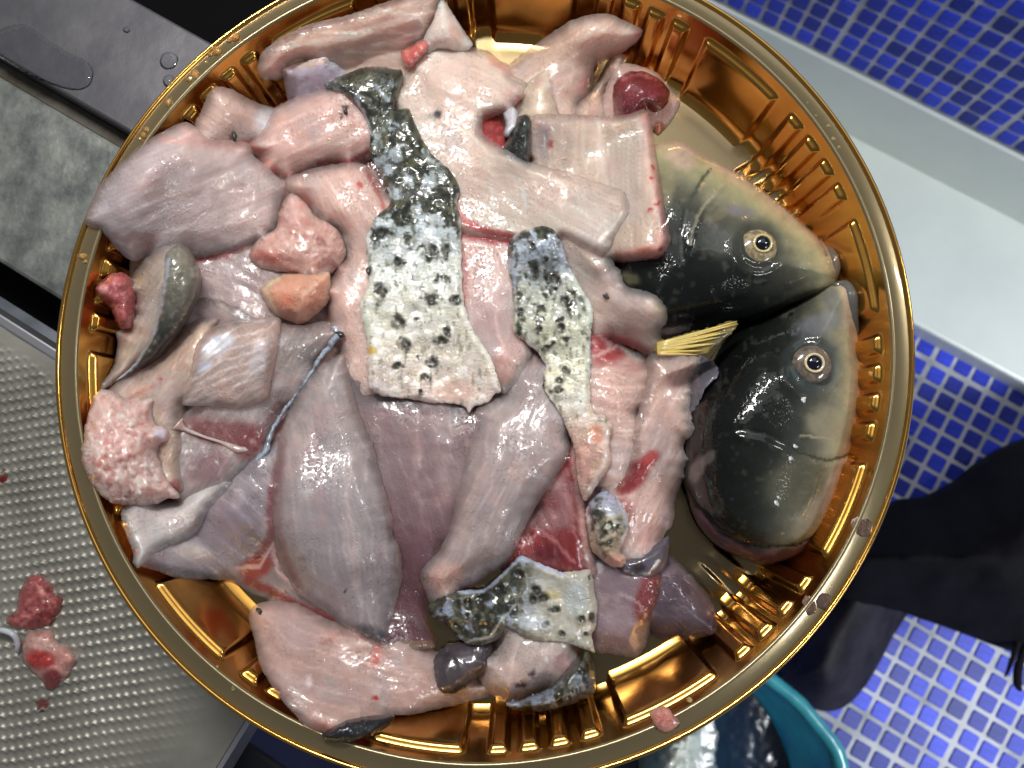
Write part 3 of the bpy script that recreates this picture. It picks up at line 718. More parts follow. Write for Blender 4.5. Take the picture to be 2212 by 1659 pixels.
def eye(parent, u, v, r_px, z, pu, pv, iris, ring, name_c):
    k = (CAM_Z - z) / FPX * 1.03
    R = r_px * k; c = wpt(u, v, z); w0 = wloc(parent)
    V = [(0, 0, 0.42 * R)]; C = [iris]; F = []; nr, ns = 10, 36
    for i in range(1, nr + 1):
        a = i / nr * math.pi / 2
        for j in range(ns):
            q = 2 * math.pi * j / ns; V.append((R * math.sin(a) * math.cos(q), R * math.sin(a) * math.sin(q), 0.42 * R * math.cos(a)))
            m_ = 0.75 + 0.45 * random.random(); C.append(tuple(x * m_ for x in iris) if i < nr - 1 else (52, 48, 40))
    for j in range(ns): F.append((0, 1 + j, 1 + (j + 1) % ns))
    for i in range(nr - 1):
        for j in range(ns): F.append((1 + i * ns + j, 1 + (i + 1) * ns + j, 1 + (i + 1) * ns + (j + 1) % ns, 1 + i * ns + (j + 1) % ns))
    me = mesh('eye', V, F); colmesh(me, np.array(C)); e = link('eye', me, M_EYE); e.parent = parent; e.location = Vector(c) - w0
    e['label'] = name_c
    # pupil: small glossy dome; bright ring round it
    ox, oy = (pu - u) * k, -(pv - v) * k
    zz = 0.42 * R * math.sqrt(max(0, 1 - (ox * ox + oy * oy) / R ** 2))
    pr = R * 0.40
    V = [(0, 0, 0.0011)]; F = []
    for i, (rr, h) in enumerate(((0.5, 0.0009), (0.85, 0.0005), (1.0, -0.0002))):
        for j in range(28): V.append((pr * rr * math.cos(2 * math.pi * j / 28), pr * rr * math.sin(2 * math.pi * j / 28), h))
    for j in range(28): F.append((0, 1 + j, 1 + (j + 1) % 28))
    for i in range(2):
        for j in range(28): F.append((1 + i * 28 + j, 29 + i * 28 + j, 29 + i * 28 + (j + 1) % 28, 1 + i * 28 + (j + 1) % 28))
    me = mesh('pupil', V, F); colmesh(me, (10, 14, 30)); p = link('pupil', me, M_EYE); p.parent = e; p.location = (ox, oy, zz)
    V = []; F = []
    for j in range(36):
        q = 2 * math.pi * j / 36
        for m_ in range(6):
            s = 2 * math.pi * m_ / 6; V.append(((pr * 1.10 + 0.0005 * math.cos(s)) * math.cos(q), (pr * 1.10 + 0.0005 * math.cos(s)) * math.sin(q), 0.0005 * math.sin(s)))
    for j in range(36):
        for m_ in range(6): F.append((j * 6 + m_, ((j + 1) % 36) * 6 + m_, ((j + 1) % 36) * 6 + (m_ + 1) % 6, j * 6 + (m_ + 1) % 6))
    me = mesh('iris_ring', V, F); colmesh(me, ring); g = link('iris_ring', me, M_EYE); g.parent = e; g.location = (ox, oy, zz)
def top_z(u, v, o):
    co = np.array([q.co for q in o.data.vertices]); n = len(co) // 2; w0 = wloc(o)
    zz = co[:n, 2] + w0[2]
    # project vertices back to the picture to find the nearest
    P = co[:n] + np.array(w0) - np.array([0, 0, CAM_Z]); d = P @ CM
    uu = U0 + FPX * d[:, 0] / -d[:, 2]; vv = V0 - FPX * d[:, 1] / -d[:, 2]
    return float(zz[np.argmin((uu - u) ** 2 + (vv - v) ** 2)])
zu = top_z(1640, 533, uhead); eye(uhead, 1636, 536, 42, zu + 0.0009, 1643, 531, (150, 136, 106), (214, 196, 140), 'bronze eye with blue-black pupil')
zl_ = top_z(1755, 788, lhead); eye(lhead, 1752, 788, 42, zl_ + 0.0009, 1753, 787, (112, 100, 88), (222, 204, 164), 'brown eye with pale ring and blue-black pupil')

# lips
def lip(parent, pts, rad, col): return tube('lip', [wpt(u, v, top_z(u, v, parent) + dz) for u, v, dz in pts], rad, col, M_HEAD, parent)
lip(uhead, [(1752, 478, .0004), (1778, 512, .0002), (1797, 548, .0), (1806, 578, -.0004), (1803, 602, -.001)], [0.6, 1.4, 1.9, 1.7, 1.0], (112, 102, 90))
lip(lhead, [(1800, 618, .0002), (1824, 616, .0), (1838, 640, .0), (1843, 680, .0), (1852, 725, .0)], [0.8, 2.0, 2.4, 1.8, 0.6], (98, 100, 98))

# yellow fin between the two heads
FN = [(1418, 742), (1470, 722), (1530, 708), (1580, 693), (1592, 700), (1580, 722), (1550, 744), (1518, 766), (1470, 768), (1420, 766)]
fin = piece('fin', None, None, FN, T=0.7, col=(150, 128, 66), w=6, base=0.0275, raw=True, mat=M_SKIN, rough=0.3, parent=uhead, step=5, jag=2.5, fib=(-15, 0, 10), paint=[('e', 5, (120, 100, 50), .7), ('b', 1560, 735, 30, 20, -30, (92, 92, 74), 0.7)])
for k in range(9):
    f0 = k / 8
    a = np.array([1420, 744 + 20 * f0]); b = np.array([1592 - 80 * f0 + 14 * math.sin(k * 2.3), 694 + 70 * f0 - 5 * math.sin(k * 2.3)])
    tube('fin_ray', [wpt(*(a + (b - a) * q), 0.0288 + 0.0006 * math.sin(q * 3)) for q in (0, .35, .7, 1)], [0.8, 0.6, 0.4, 0.12], (226, 204 - 6 * (k % 3), 120 - 14 * (k % 2)), M_SKIN, fin, seg=6, sub=2)

def build_heap():
    M_none = 0
    # ------------------------------------------------------------------ cut pieces, from the bottom of the heap to the top
    CUT = 'fish piece'
    def fp(label, outline, name='fish_fillet', cat='fish fillet', **kw):
        kw.setdefault('T', 6.0); kw['T'] *= 0.62
        kw["lift"] = [(a_, b_, c_, d_ * 0.58) for a_, b_, c_, d_ in kw.get('lift', ())]
        kw.setdefault('w', 58); kw.setdefault('e0', 0.06); kw.setdefault('pw', 1.35); kw.setdefault('rough', 0.7); kw.setdefault('dome', 0.12)
        if 'col' in kw:      # raw carp flesh is greyer than it looks next to the blood
            c = np.asarray(kw['col'], float); g = c.mean(); kw['col'] = tuple(g + (c - g) * 0.95)
        return piece(name, label, cat, outline, **kw)
    fp('large bottom fillet hidden under the left half of the heap', [(300, 360), (600, 250), (860, 220), (880, 500), (870, 900), (790, 1230), (640, 1190), (440, 1110), (310, 1000), (290, 800)], T=13, col=(150, 110, 110), step=12)
    fp('large bottom fillet hidden under the right half of the heap', [(870, 230), (1230, 270), (1310, 500), (1320, 700), (1380, 900), (1360, 1110), (1250, 1200), (1010, 1230), (880, 1200), (885, 700)], T=13, col=(150, 108, 108), step=12)

    # top row
    fp('pale fillet with white stripes at the top left of the tray', [(555, 152), (572, 106), (650, 58), (760, 30), (830, 6), (900, -14), (960, -16), (940, 60), (925, 105), (905, 145), (870, 180), (800, 195), (720, 175), (690, 146), (640, 138), (600, 166), (570, 168)], T=9, col=(206, 172, 160), fib=(-12, 0.5, 36), lift=[(820, 60, 130, 12), (640, 90, 90, 6)],
       paint=[('l', [(600, 108), (713, 42), (817, 22), (900, 31), (921, 55)], 3.5, (230, 208, 198), 0.85), ('l', [(700, 72), (800, 66), (886, 75)], 3.5, (230, 208, 198), 0.85), ('l', [(748, 112), (862, 113)], 3.5, (228, 205, 195), 0.8), ('l', [(600, 90), (680, 58), (760, 38)], 9, (176, 138, 132), 0.5), ('b', 600, 135, 40, 26, -30, (196, 150, 142), 0.7), ('b', 820, 5, 90, 12, -8, (176, 136, 130), 0.6)])
    fp('curled pale fillet arching up to the gold wall at top', [(1075, 165), (1102, 137), (1130, 114), (1182, 78), (1234, 44), (1275, 31), (1317, 31), (1355, 47), (1388, 64), (1383, 80), (1355, 101), (1324, 111), (1303, 116), (1284, 134), (1284, 167), (1270, 205), (1250, 226), (1246, 260), (1190, 280), (1100, 260)], T=8, col=(204, 172, 160), lift=[(1270, 80, 70, 16), (1180, 160, 90, 10)], fib=(-35, 0.2, 30),
       paint=[('l', [(1295, 118), (1330, 104), (1375, 80)], 9, (216, 150, 146), 0.8), ('b', 1378, 70, 12, 10, 0, (190, 110, 112), 0.7), ('b', 1262, 185, 14, 34, 15, (206, 140, 138), 0.7), ('b', 1200, 110, 70, 30, -35, (190, 156, 140), 0.5)])
    fp('second curled fillet strip behind the dark red organ', [(1240, 262), (1248, 226), (1282, 192), (1308, 146), (1330, 116), (1354, 119), (1350, 140), (1318, 176), (1306, 216), (1312, 262)], T=6, col=(196, 160, 150), lift=[(1325, 140, 40, 12)], paint=[('e', 7, (214, 166, 160), .6)])
    fp('whitish membrane pouch holding the dark red organ', [(1302, 218), (1318, 168), (1345, 138), (1376, 140), (1420, 158), (1452, 196), (1470, 222), (1458, 250), (1440, 275), (1420, 292), (1400, 270), (1330, 268), (1308, 255)], name='membrane', cat='membrane', T=7, col=(214, 172, 164), mat=M_FAT, lumps=0.6, lift=[(1385, 200, 50, 9)], paint=[('b', 1425, 280, 14, 18, 0, (176, 92, 60), .8)])
    fp('dark red glossy organ lying in the white membrane', [(1331, 174), (1355, 156), (1390, 154), (1428, 172), (1447, 201), (1440, 226), (1418, 242), (1394, 236), (1366, 246), (1330, 250), (1323, 208)], name='fish_organ', cat='organ', T=9, w=40, e0=0.05, col=(122, 44, 52), mat=M_ORGAN, rough=0.4, paint=[('l', [(1345, 170), (1380, 160), (1420, 172)], 4, (196, 130, 126), .5), ('l', [(1350, 200), (1390, 215), (1425, 205)], 3, (160, 72, 76), .5), ('b', 1360, 235, 24, 10, 0, (84, 26, 36), .6)])
    fp('small cream white skin piece with tip up beside the arching fillet', [(1128, 192), (1150, 168), (1182, 150), (1189, 180), (1193, 201), (1207, 243), (1212, 275), (1125, 275), (1128, 215)], name='fish_skin_piece', cat='fish skin', T=4, col=(226, 206, 186), mat=M_FAT, lift=[(1175, 190, 40, 10), (1170, 240, 40, 6)], paint=[('l', [(1150, 172), (1188, 186)], 6, (236, 226, 222), .8), ('b', 1165, 175, 16, 12, -20, (216, 170, 160), .6)])

    # right block
    p8 = fp('thick rectangular fillet slab resting on the upper fish head', [(1140, 252), (1216, 246), (1303, 249), (1355, 247), (1390, 234), (1403, 240), (1408, 264), (1412, 295), (1426, 382), (1440, 469), (1450, 514), (1441, 538), (1421, 552), (1355, 560), (1300, 560), (1240, 500), (1190, 430), (1142, 351)], T=13, w=16, e0=0.45, dome=0.05, col=(196, 172, 158), round_=0.45, fib=(88, 0.7, 45), stiff=20,
       paint=[('l', [(1258, 250), (1258, 330), (1275, 400)], 4, (214, 196, 186), .6), ('l', [(1296, 250), (1300, 340), (1310, 400)], 4, (214, 196, 186), .5), ('l', [(1404, 250), (1418, 380), (1440, 500), (1425, 545), (1340, 556)], 20, (216, 152, 146), .85), ('l', [(1395, 260), (1402, 380), (1425, 490)], 5, (228, 196, 190), .6),
              ('b', 1410, 362, 4, 6, 0, (166, 24, 24), .95), ('b', 1408, 385, 6, 3, 0, (166, 24, 24), .9), ('b', 1420, 440, 9, 3, -20, (172, 34, 32), .9), ('b', 1403, 455, 6, 3, 10, (160, 22, 22), .95), ('b', 1428, 538, 9, 5, -50, (140, 18, 20), .95), ('b', 1390, 540, 16, 6, -10, (200, 96, 84), .6), ('b', 1188, 312, 5, 8, 0, (166, 30, 30), .9), ('b', 1170, 300, 22, 46, 0, (158, 140, 146), .7), ('b', 1340, 300, 40, 60, 0, (178, 162, 146), .5)])
    piece('skin', None, None, [(1117, 252), (1146, 250), (1147, 295), (1142, 350), (1112, 345), (1083, 330), (1098, 299), (1114, 267)], T=3.5, col=(48, 52, 48), mat=M_SKIN, parent=p8, paint=[('n', 9, (110, 118, 118), .6, .1, .5), ('b', 1115, 300, 8, 40, 15, (30, 34, 30), .7)])
    fp('bright red muscle scrap between the folded fillet and the slab', [(1040, 258), (1066, 248), (1086, 262), (1092, 300), (1086, 326), (1058, 310), (1043, 292)], name='red_meat_scrap', cat='fish scrap', T=4, col=(164, 62, 62), mat=M_ORGAN, lumps=0.5, paint=[('n', 9, (206, 130, 124), .6, .1, .5)])
    fp('narrow silvery skin flake standing beside the red scrap', [(1086, 245), (1104, 228), (1120, 240), (1116, 268), (1100, 296), (1088, 290), (1092, 266)], name='skin_flake', cat='fish skin', T=3, col=(196, 196, 204), mat=M_SKIN, paint=[('l', [(1110, 236), (1104, 275)], 4, (236, 236, 244), .8), ('e', 4, (90, 90, 96), .6)])

    # left column
    fp('thin translucent fillet tip near the upper left rim', [(462, 188), (503, 194), (555, 222), (594, 236), (590, 275), (570, 300), (540, 325), (497, 325), (451, 310), (420, 271), (434, 240)], T=6, col=(206, 172, 164), lift=[(500, 230, 70, 12)], paint=[('b', 575, 255, 26, 34, 20, (214, 206, 220), .7), ('b', 470, 225, 24, 40, 20, (196, 170, 162), .5), ('b', 505, 293, 7, 11, 10, (74, 76, 66), .95), ('b', 530, 312, 30, 12, 0, (206, 130, 122), .7)])
    fp('lavender white skin flap beside the dark end of the long skin strip', [(611, 149), (660, 132), (701, 124), (747, 155), (730, 185), (712, 205), (625, 222)], name='fish_skin_piece', cat='fish skin', T=3.5, col=(206, 194, 210), mat=M_FAT, lift=[(670, 165, 60, 8)], round_=0.3, paint=[('l', [(612, 152), (660, 137), (703, 130)], 9, (224, 188, 172), .9), ('n', 12, (190, 160, 176), .5, .1, .5)])
    fp('rosy fillet left of the dark skin strip, second row', [(538, 312), (569, 278), (590, 237), (625, 215), (690, 195), (730, 188), (770, 212), (800, 250), (815, 285), (812, 335), (765, 352), (700, 358), (650, 373), (615, 388), (585, 372), (556, 340)], T=9, col=(204, 162, 156), lift=[(690, 270, 90, 8)], fib=(-25, 0.3, 34),
       paint=[('l', [(538, 312), (580, 355), (612, 385), (650, 372)], 10, (216, 130, 124), .7), ('l', [(690, 352), (760, 345), (805, 325)], 6, (150, 60, 62), .7), ('b', 720, 300, 50, 30, -30, (196, 166, 160), .5), ('b', 745, 232, 6, 8, 0, (40, 38, 34), .8), ('b', 738, 250, 3, 8, 0, (46, 42, 38), .8)])
    fp('smooth pink fillet between the left slab and the long skin strip', [(615, 388), (650, 372), (700, 358), (765, 350), (800, 365), (825, 400), (850, 440), (840, 470), (820, 520), (820, 600), (810, 680), (830, 780), (790, 850), (745, 800), (712, 700), (705, 640), (720, 585), (745, 550), (735, 500), (700, 480), (680, 460), (650, 430), (622, 412)], T=9, col=(206, 168, 160), lift=[(735, 440, 80, 8), (750, 650, 70, 4)], fib=(60, 0.3, 36),
       paint=[('l', [(790, 368), (815, 410), (830, 450)], 6, (170, 76, 76), .6), ('b', 778, 400, 6, 8, 0, (176, 70, 70), .8), ('b', 660, 440, 16, 28, -20, (178, 92, 84), .75), ('l', [(745, 560), (715, 620), (710, 690)], 9, (196, 140, 132), .6), ('b', 735, 690, 14, 26, 0, (184, 156, 156), .5)])
    fp('grey pink fillet in the left middle under the small salmon chunk', [(400, 540), (486, 525), (560, 500), (600, 560), (650, 600), (640, 680), (590, 705), (500, 705), (430, 670), (395, 690), (400, 610)], T=7, col=(172, 148, 150), fib=(20, 0.3, 34), paint=[('l', [(420, 565), (490, 552), (540, 520)], 7, (186, 108, 112), .7), ('b', 545, 610, 30, 20, -30, (150, 128, 132), .5)])
    fp('thin grey fillet edge above the fibrous flap', [(380, 700), (420, 645), (450, 640), (500, 655), (560, 672), (590, 690), (540, 720), (440, 740), (390, 745)], T=3.5, col=(140, 126, 130), paint=[('l', [(450, 645), (500, 660), (575, 682)], 4, (96, 88, 92), .7)])
    fp('big smooth grey-pink fillet hanging over the left rim', [(213, 404), (243, 369), (295, 321), (347, 286), (398, 264), (427, 276), (451, 300), (503, 303), (538, 310), (545, 333), (585, 368), (613, 399), (606, 434), (600, 469), (592, 495), (557, 523), (488, 543), (422, 554), (400, 543), (347, 547), (312, 557), (278, 561), (243, 526), (215, 495), (187, 485), (182, 470)], T=9, col=(192, 168, 168), lift=[(420, 410, 150, 12)], fib=(-22, 0.08, 26), stiff=30,
       paint=[('g', 520, 330, 230, 450, (170, 158, 166), .75), ('b', 430, 290, 50, 16, 15, (210, 160, 152), .6), ('l', [(350, 300), (440, 310), (535, 318)], 10, (208, 150, 144), .5), ('l', [(190, 478), (215, 495), (245, 528), (275, 556)], 7, (120, 122, 140), .7), ('b', 320, 520, 22, 26, 0, (176, 140, 142), .6), ('n', 40, (176, 150, 150), .4, .1, .6)])
    fp('salmon pink ragged chunk right of the big left fillet', [(538, 547), (560, 515), (596, 495), (602, 458), (625, 418), (650, 428), (682, 468), (702, 478), (732, 500), (747, 540), (737, 570), (712, 590), (680, 597), (640, 592), (600, 585), (563, 577), (543, 562)], name='fish_chunk', cat='fish chunk', T=9, col=(208, 164, 153), mat=M_FAT, lumps=0.9, lift=[(650, 530, 70, 7)],
       paint=[('n', 16, (224, 190, 182), .6, .05, .45), ('n', 10, (194, 116, 106), .4, .2, .5), ('b', 690, 520, 8, 22, -40, (150, 96, 88), .7), ('b', 575, 555, 40, 16, 10, (206, 120, 112), .6), ('b', 632, 455, 14, 30, 10, (222, 186, 184), .6)])
    fp('small peach chunk below the ragged salmon chunk', [(559, 622), (608, 592), (660, 592), (712, 588), (712, 643), (696, 667), (662, 695), (642, 700), (604, 685), (578, 663)], name='fish_chunk', cat='fish chunk', T=9, col=(226, 166, 140), mat=M_FAT, round_=0.4, lumps=0.4, lift=[(635, 645, 45, 5)], paint=[('l', [(605, 600), (570, 622), (600, 680)], 5, (240, 212, 170), .8), ('l', [(650, 640), (680, 615)], 4, (240, 206, 188), .7), ('b', 620, 650, 22, 14, 30, (222, 130, 104), .6)])

    # left lower group
    fp('fillet with red V-shaped muscle at the lower left, above the dark gap', [(300, 1218), (350, 1185), (400, 1140), (450, 1080), (500, 1030), (560, 975), (620, 940), (660, 1050), (660, 1200), (690, 1290), (760, 1360), (700, 1338), (640, 1312), (590, 1302), (540, 1282), (500, 1256), (450, 1252), (400, 1252), (350, 1238)], T=8, col=(134, 122, 133), lift=[(500, 1130, 90, 4)], fib=(40, 0.25, 34),  # grey flesh, darkened in colour for the dim lower tray
       paint=[('b', 555, 1225, 42, 26, -30, (140, 52, 56), .85), ('l', [(600, 1000), (585, 1100), (588, 1160), (560, 1200)], 12, (120, 58, 66), .7), ('l', [(535, 1255), (600, 1285), (650, 1310), (720, 1340)], 11, (136, 54, 58), .8), ('l', [(515, 1228), (560, 1222), (588, 1178), (600, 1230), (640, 1272), (700, 1310)], 4.5, (206, 168, 168), .85), ('l', [(320, 1218), (380, 1230), (450, 1245)], 9, (112, 106, 116), .7), ('b', 420, 1195, 50, 22, 15, (190, 170, 164), .6), ('b', 500, 1130, 40, 60, 0, (140, 126, 142), .6)])
    fp('pale grey-white fillet wedge by the left gold wall', [(262, 1098), (300, 1080), (340, 1085), (390, 1075), (440, 1055), (492, 1036), (505, 1044), (458, 1092), (423, 1150), (402, 1166), (352, 1186), (312, 1216), (297, 1228), (284, 1216), (288, 1196), (268, 1140)], T=5, col=(188, 176, 178), round_=0.5, lift=[(380, 1110, 60, 6)], fib=(-30, 0.2, 30), paint=[('l', [(500, 1046), (455, 1094), (420, 1150), (350, 1184), (300, 1220)], 5, (206, 206, 220), .7), ('b', 320, 1110, 50, 20, -10, (200, 176, 178), .5)])
    M_SK = (44, 48, 46)
    p34 = fp('upright fillet piece with grey skin edge at the far left', [(326, 547), (358, 527), (389, 524), (413, 543), (428, 580), (432, 611), (412, 670), (384, 715), (362, 745), (335, 780), (296, 801), (237, 832), (216, 848), (220, 827), (243, 795), (254, 743), (250, 717), (278, 703), (288, 660), (284, 608), (294, 581), (309, 561)], T=10, col=(168, 150, 140), lift=[(370, 620, 50, 14), (340, 700, 50, 8)], fib=(110, 0.3, 26),
       paint=[('l', [(260, 740), (290, 690), (300, 640)], 9, (176, 120, 122), .5), ('b', 300, 605, 14, 14, 0, (196, 160, 110), .5)])
    piece('skin', None, None, [(360, 545), (388, 530), (412, 548), (426, 582), (428, 612), (406, 668), (380, 712), (356, 742), (330, 775), (294, 797), (250, 824), (290, 785), (322, 738), (336, 700), (346, 650), (354, 600)], T=3, e0=.1, w=16, col=(120, 118, 106), mat=M_SKIN, parent=p34, lumps=0.5, fib=(110, 0, 20),
       paint=[('g', 385, 640, 345, 730, (44, 46, 44), .9), ('n', 9, (176, 170, 156), .55, .1, .5), ('l', [(362, 560), (356, 610), (346, 660), (334, 708), (318, 742), (285, 790), (245, 826)], 6, (196, 208, 224), .9), ('b', 395, 560, 14, 26, -10, (150, 142, 126), .6)])
    fp('wet red scrap squeezed against the left gold wall', [(206, 622), (236, 594), (264, 588), (287, 608), (290, 660), (282, 708), (257, 706), (240, 669), (222, 652)], name='red_meat_scrap', cat='fish scrap', T=8, col=(176, 88, 90), mat=M_ORGAN, lumps=1.0, w=20, paint=[('n', 10, (222, 150, 150), .6, .1, .5), ('b', 222, 625, 14, 12, 0, (226, 168, 160), .8)])
    p39 = fp('dark translucent fillet with pale blue skin edge, left of centre', [(560, 705), (604, 698), (650, 704), (700, 694), (719, 704), (727, 726), (692, 772), (652, 832), (617, 882), (592, 922), (578, 957), (567, 978), (540, 1002), (492, 1042), (440, 1062), (380, 1084), (370, 1000), (370, 930), (385, 880), (450, 860), (520, 780)], T=8, col=(150, 134, 136), lift=[(640, 760, 80, 6)], fib=(-55, 0.3, 30),
       paint=[('b', 480, 930, 95, 34, 8, (112, 52, 54), .75), ('b', 540, 960, 30, 40, 40, (116, 50, 54), .8), ('b', 450, 1010, 50, 36, -20, (126, 96, 104), .8), ('b', 640, 760, 60, 44, -45, (136, 128, 128), .6), ('l', [(605, 870), (565, 930)], 10, (120, 70, 74), .5), ('b', 480, 900, 60, 14, 0, (150, 136, 138), .7)])  # red-brown meat below the flap, its shadow painted into the colour
    pth = np.array([(721, 706), (728, 726), (692, 773), (654, 831), (618, 881), (592, 922), (579, 952), (573, 976), (548, 1000)], float)
    wd = np.array([5, 8, 5, 3.4, 4.5, 4, 5, 6, 2])
    tg = np.gradient(pth, axis=0); tg /= np.linalg.norm(tg, axis=1)[:, None]; nm_ = np.stack([tg[:, 1], -tg[:, 0]], 1)
    ol = np.vstack([pth + nm_ * wd[:, None], (pth - nm_ * wd[:, None])[::-1]])
    piece('skin_edge', None, None, [tuple(q) for q in ol], T=1.0, w=5, e0=.2, step=3.5, jag=1.6, col=(160, 174, 190), mat=M_SKIN, parent=p39, paint=[('n', 7, (206, 218, 232), .7, .0, .4), ('n', 9, (84, 88, 90), .6, .2, .5)])
    p36 = fp('tan curled belly flap sweeping down beside the fibrous flap', [(404, 704), (437, 686), (475, 690), (440, 735), (424, 780), (412, 835), (394, 880), (388, 920), (392, 950), (390, 1000), (398, 1050), (387, 1068), (365, 1062), (345, 1020), (320, 960), (300, 890), (260, 862), (228, 850), (258, 822), (300, 802), (340, 777), (375, 742)], name='belly_flap', cat='belly flap', T=7, col=(182, 150, 136), lift=[(400, 780, 60, 8), (350, 850, 60, 6)], fib=(-50, 0.2, 30),
       paint=[('l', [(436, 700), (418, 775), (405, 840), (390, 900)], 6, (206, 180, 160), .7), ('b', 346, 818, 4, 4, 0, (166, 40, 34), .9), ('l', [(280, 858), (330, 835)], 6, (176, 106, 98), .5), ('b', 375, 960, 14, 50, 0, (196, 164, 150), .6), ('b', 378, 1050, 14, 18, 20, (146, 70, 66), .7)])
    fp('pale lumpy fat piece resting against the left rim', [(192, 886), (214, 843), (243, 845), (264, 859), (302, 863), (328, 859), (325, 886), (335, 918), (360, 926), (360, 950), (335, 967), (342, 1000), (360, 1036), (388, 1074), (358, 1079), (326, 1092), (260, 1092), (225, 1075), (192, 1036), (175, 990), (182, 938)], name='fat_lump', cat='fish fat', T=11, col=(224, 184, 176), mat=M_FAT, lumps=1.6, lift=[(260, 970, 80, 7)], jag=1.6,
       paint=[('n', 16, (236, 220, 212), .7, .0, .4), ('n', 11, (212, 128, 120), .45, .2, .55), ('b', 345, 938, 16, 12, 10, (216, 214, 236), .9), ('l', [(328, 860), (325, 890), (336, 920)], 4, (240, 228, 222), .7), ('e', 6, (214, 160, 160), .5)])
    fp('flap with fanned white fibres left of centre', [(428, 738), (467, 703), (503, 696), (590, 684), (606, 691), (599, 736), (589, 799), (578, 854), (562, 869), (521, 881), (451, 877), (394, 874), (404, 827), (416, 778)], name='belly_flap', cat='belly flap', T=5, e0=.4, col=(178, 150, 144), round_=0.4, lift=[(500, 770, 80, 7)], fib=(-35, 0.35, 22), step=4,
       paint=[('b', 470, 745, 44, 24, -35, (200, 204, 224), .8), ('b', 440, 790, 20, 12, -20, (190, 200, 230), .8), ('b', 560, 770, 22, 44, 20, (200, 196, 210), .55)] +
             [('l', [(402 + 4 * k, 866 - 14 * k), (470 + 6 * k, 846 - 23 * k), (570, 812 - 20 * k)], 2.8, (216, 204, 204), .55) for k in range(7)] + [('l', [(600, 690), (594, 750), (582, 820), (570, 866)], 9, (196, 146, 138), .6)])
    tube('sinew', [wpt(u, v, hz(u, v) + dz) for u, v, dz in [(382, 915, .0), (400, 927, .0004), (440, 943, .0012), (480, 956, .001), (512, 970, .0), (534, 972, -.0004), (556, 984, -.0006)]], [3.0, 0.9, 0.5, 0.6, 1.5, 1.2, 0.3], (214, 178, 172), M_FAT, None, label='thin whitish sinew strand stretched below the fibrous flap', cat='sinew')

    # bottom group
    fp('pink fillet along the bottom of the tray', [(546, 1310), (580, 1298), (640, 1303), (700, 1335), (750, 1350), (800, 1370), (850, 1375), (900, 1393), (947, 1413), (960, 1470), (1000, 1460), (1060, 1480), (1064, 1500), (1030, 1512), (900, 1542), (830, 1547), (760, 1562), (700, 1582), (660, 1572), (638, 1546), (600, 1502), (563, 1440), (549, 1380), (538, 1340)], T=11, col=(178, 144, 139), lift=[(640, 1420, 100, 8), (850, 1460, 110, 6)], fib=(15, 0.25, 34), stiff=14,  # flesh colour lowered to put the tray's bottom shade into it
       paint=[('l', [(690, 1395), (740, 1365), (790, 1380)], 5, (170, 112, 108), .6), ('b', 640, 1365, 60, 40, 20, (172, 148, 150), .6), ('b', 812, 1415, 14, 26, 15, (190, 90, 82), .6), ('b', 812, 1508, 7, 7, 0, (160, 26, 26), .95), ('b', 668, 1472, 9, 14, 0, (226, 206, 210), .8), ('b', 700, 1570, 30, 14, 0, (200, 130, 120), .6), ('l', [(900, 1540), (1030, 1510)], 10, (180, 150, 152), .6)])
    fp('black skin tail tip poking out at the bottom of the tray', [(698, 1582), (745, 1558), (800, 1546), (852, 1546), (845, 1562), (805, 1590), (762, 1603), (720, 1604), (696, 1597)], name='fish_skin_piece', cat='fish skin', T=6, col=(30, 32, 38), mat=M_SKIN, lumps=.6, paint=[('n', 10, (96, 100, 112), .6, .2, .6)])
    fp('shadowed purple fillet at the lower right near the tray floor', [(1400, 1240), (1440, 1195), (1482, 1230), (1532, 1290), (1550, 1340), (1541, 1370), (1480, 1382), (1420, 1380), (1390, 1347)], T=8, col=(92, 76, 92), paint=[('g', 1440, 1220, 1500, 1380, (66, 52, 66), .8)])  # low-light tone painted into the flesh, deeper towards the tray floor
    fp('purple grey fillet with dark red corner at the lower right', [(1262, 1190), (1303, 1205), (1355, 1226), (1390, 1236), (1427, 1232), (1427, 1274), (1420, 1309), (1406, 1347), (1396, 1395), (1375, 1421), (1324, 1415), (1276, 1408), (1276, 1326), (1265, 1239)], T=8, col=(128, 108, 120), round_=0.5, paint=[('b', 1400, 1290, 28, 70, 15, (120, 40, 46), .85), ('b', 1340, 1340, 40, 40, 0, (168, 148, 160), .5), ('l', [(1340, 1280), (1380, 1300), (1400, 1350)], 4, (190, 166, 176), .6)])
    fp('recessed purple pink fillet between the two big centre fillets', [(745, 770), (800, 845), (880, 860), (1000, 875), (1040, 900), (1030, 1000), (1005, 1090), (975, 1150), (945, 1200), (935, 1260), (920, 1330), (940, 1400), (880, 1405), (830, 1400), (840, 1260), (830, 1160), (790, 1000), (745, 880)], T=3, col=(142, 116, 122), fib=(75, 0.2, 40), paint=[('g', 900, 980, 890, 1280, (92, 56, 66), .9), ('l', [(785, 790), (815, 880), (850, 950)], 10, (150, 118, 120), .6), ('b', 960, 920, 50, 26, 10, (186, 160, 158), .5), ('b', 900, 1395, 46, 12, 5, (150, 118, 92), .8)])  # recess shade painted in, the gradient deepens it downwards
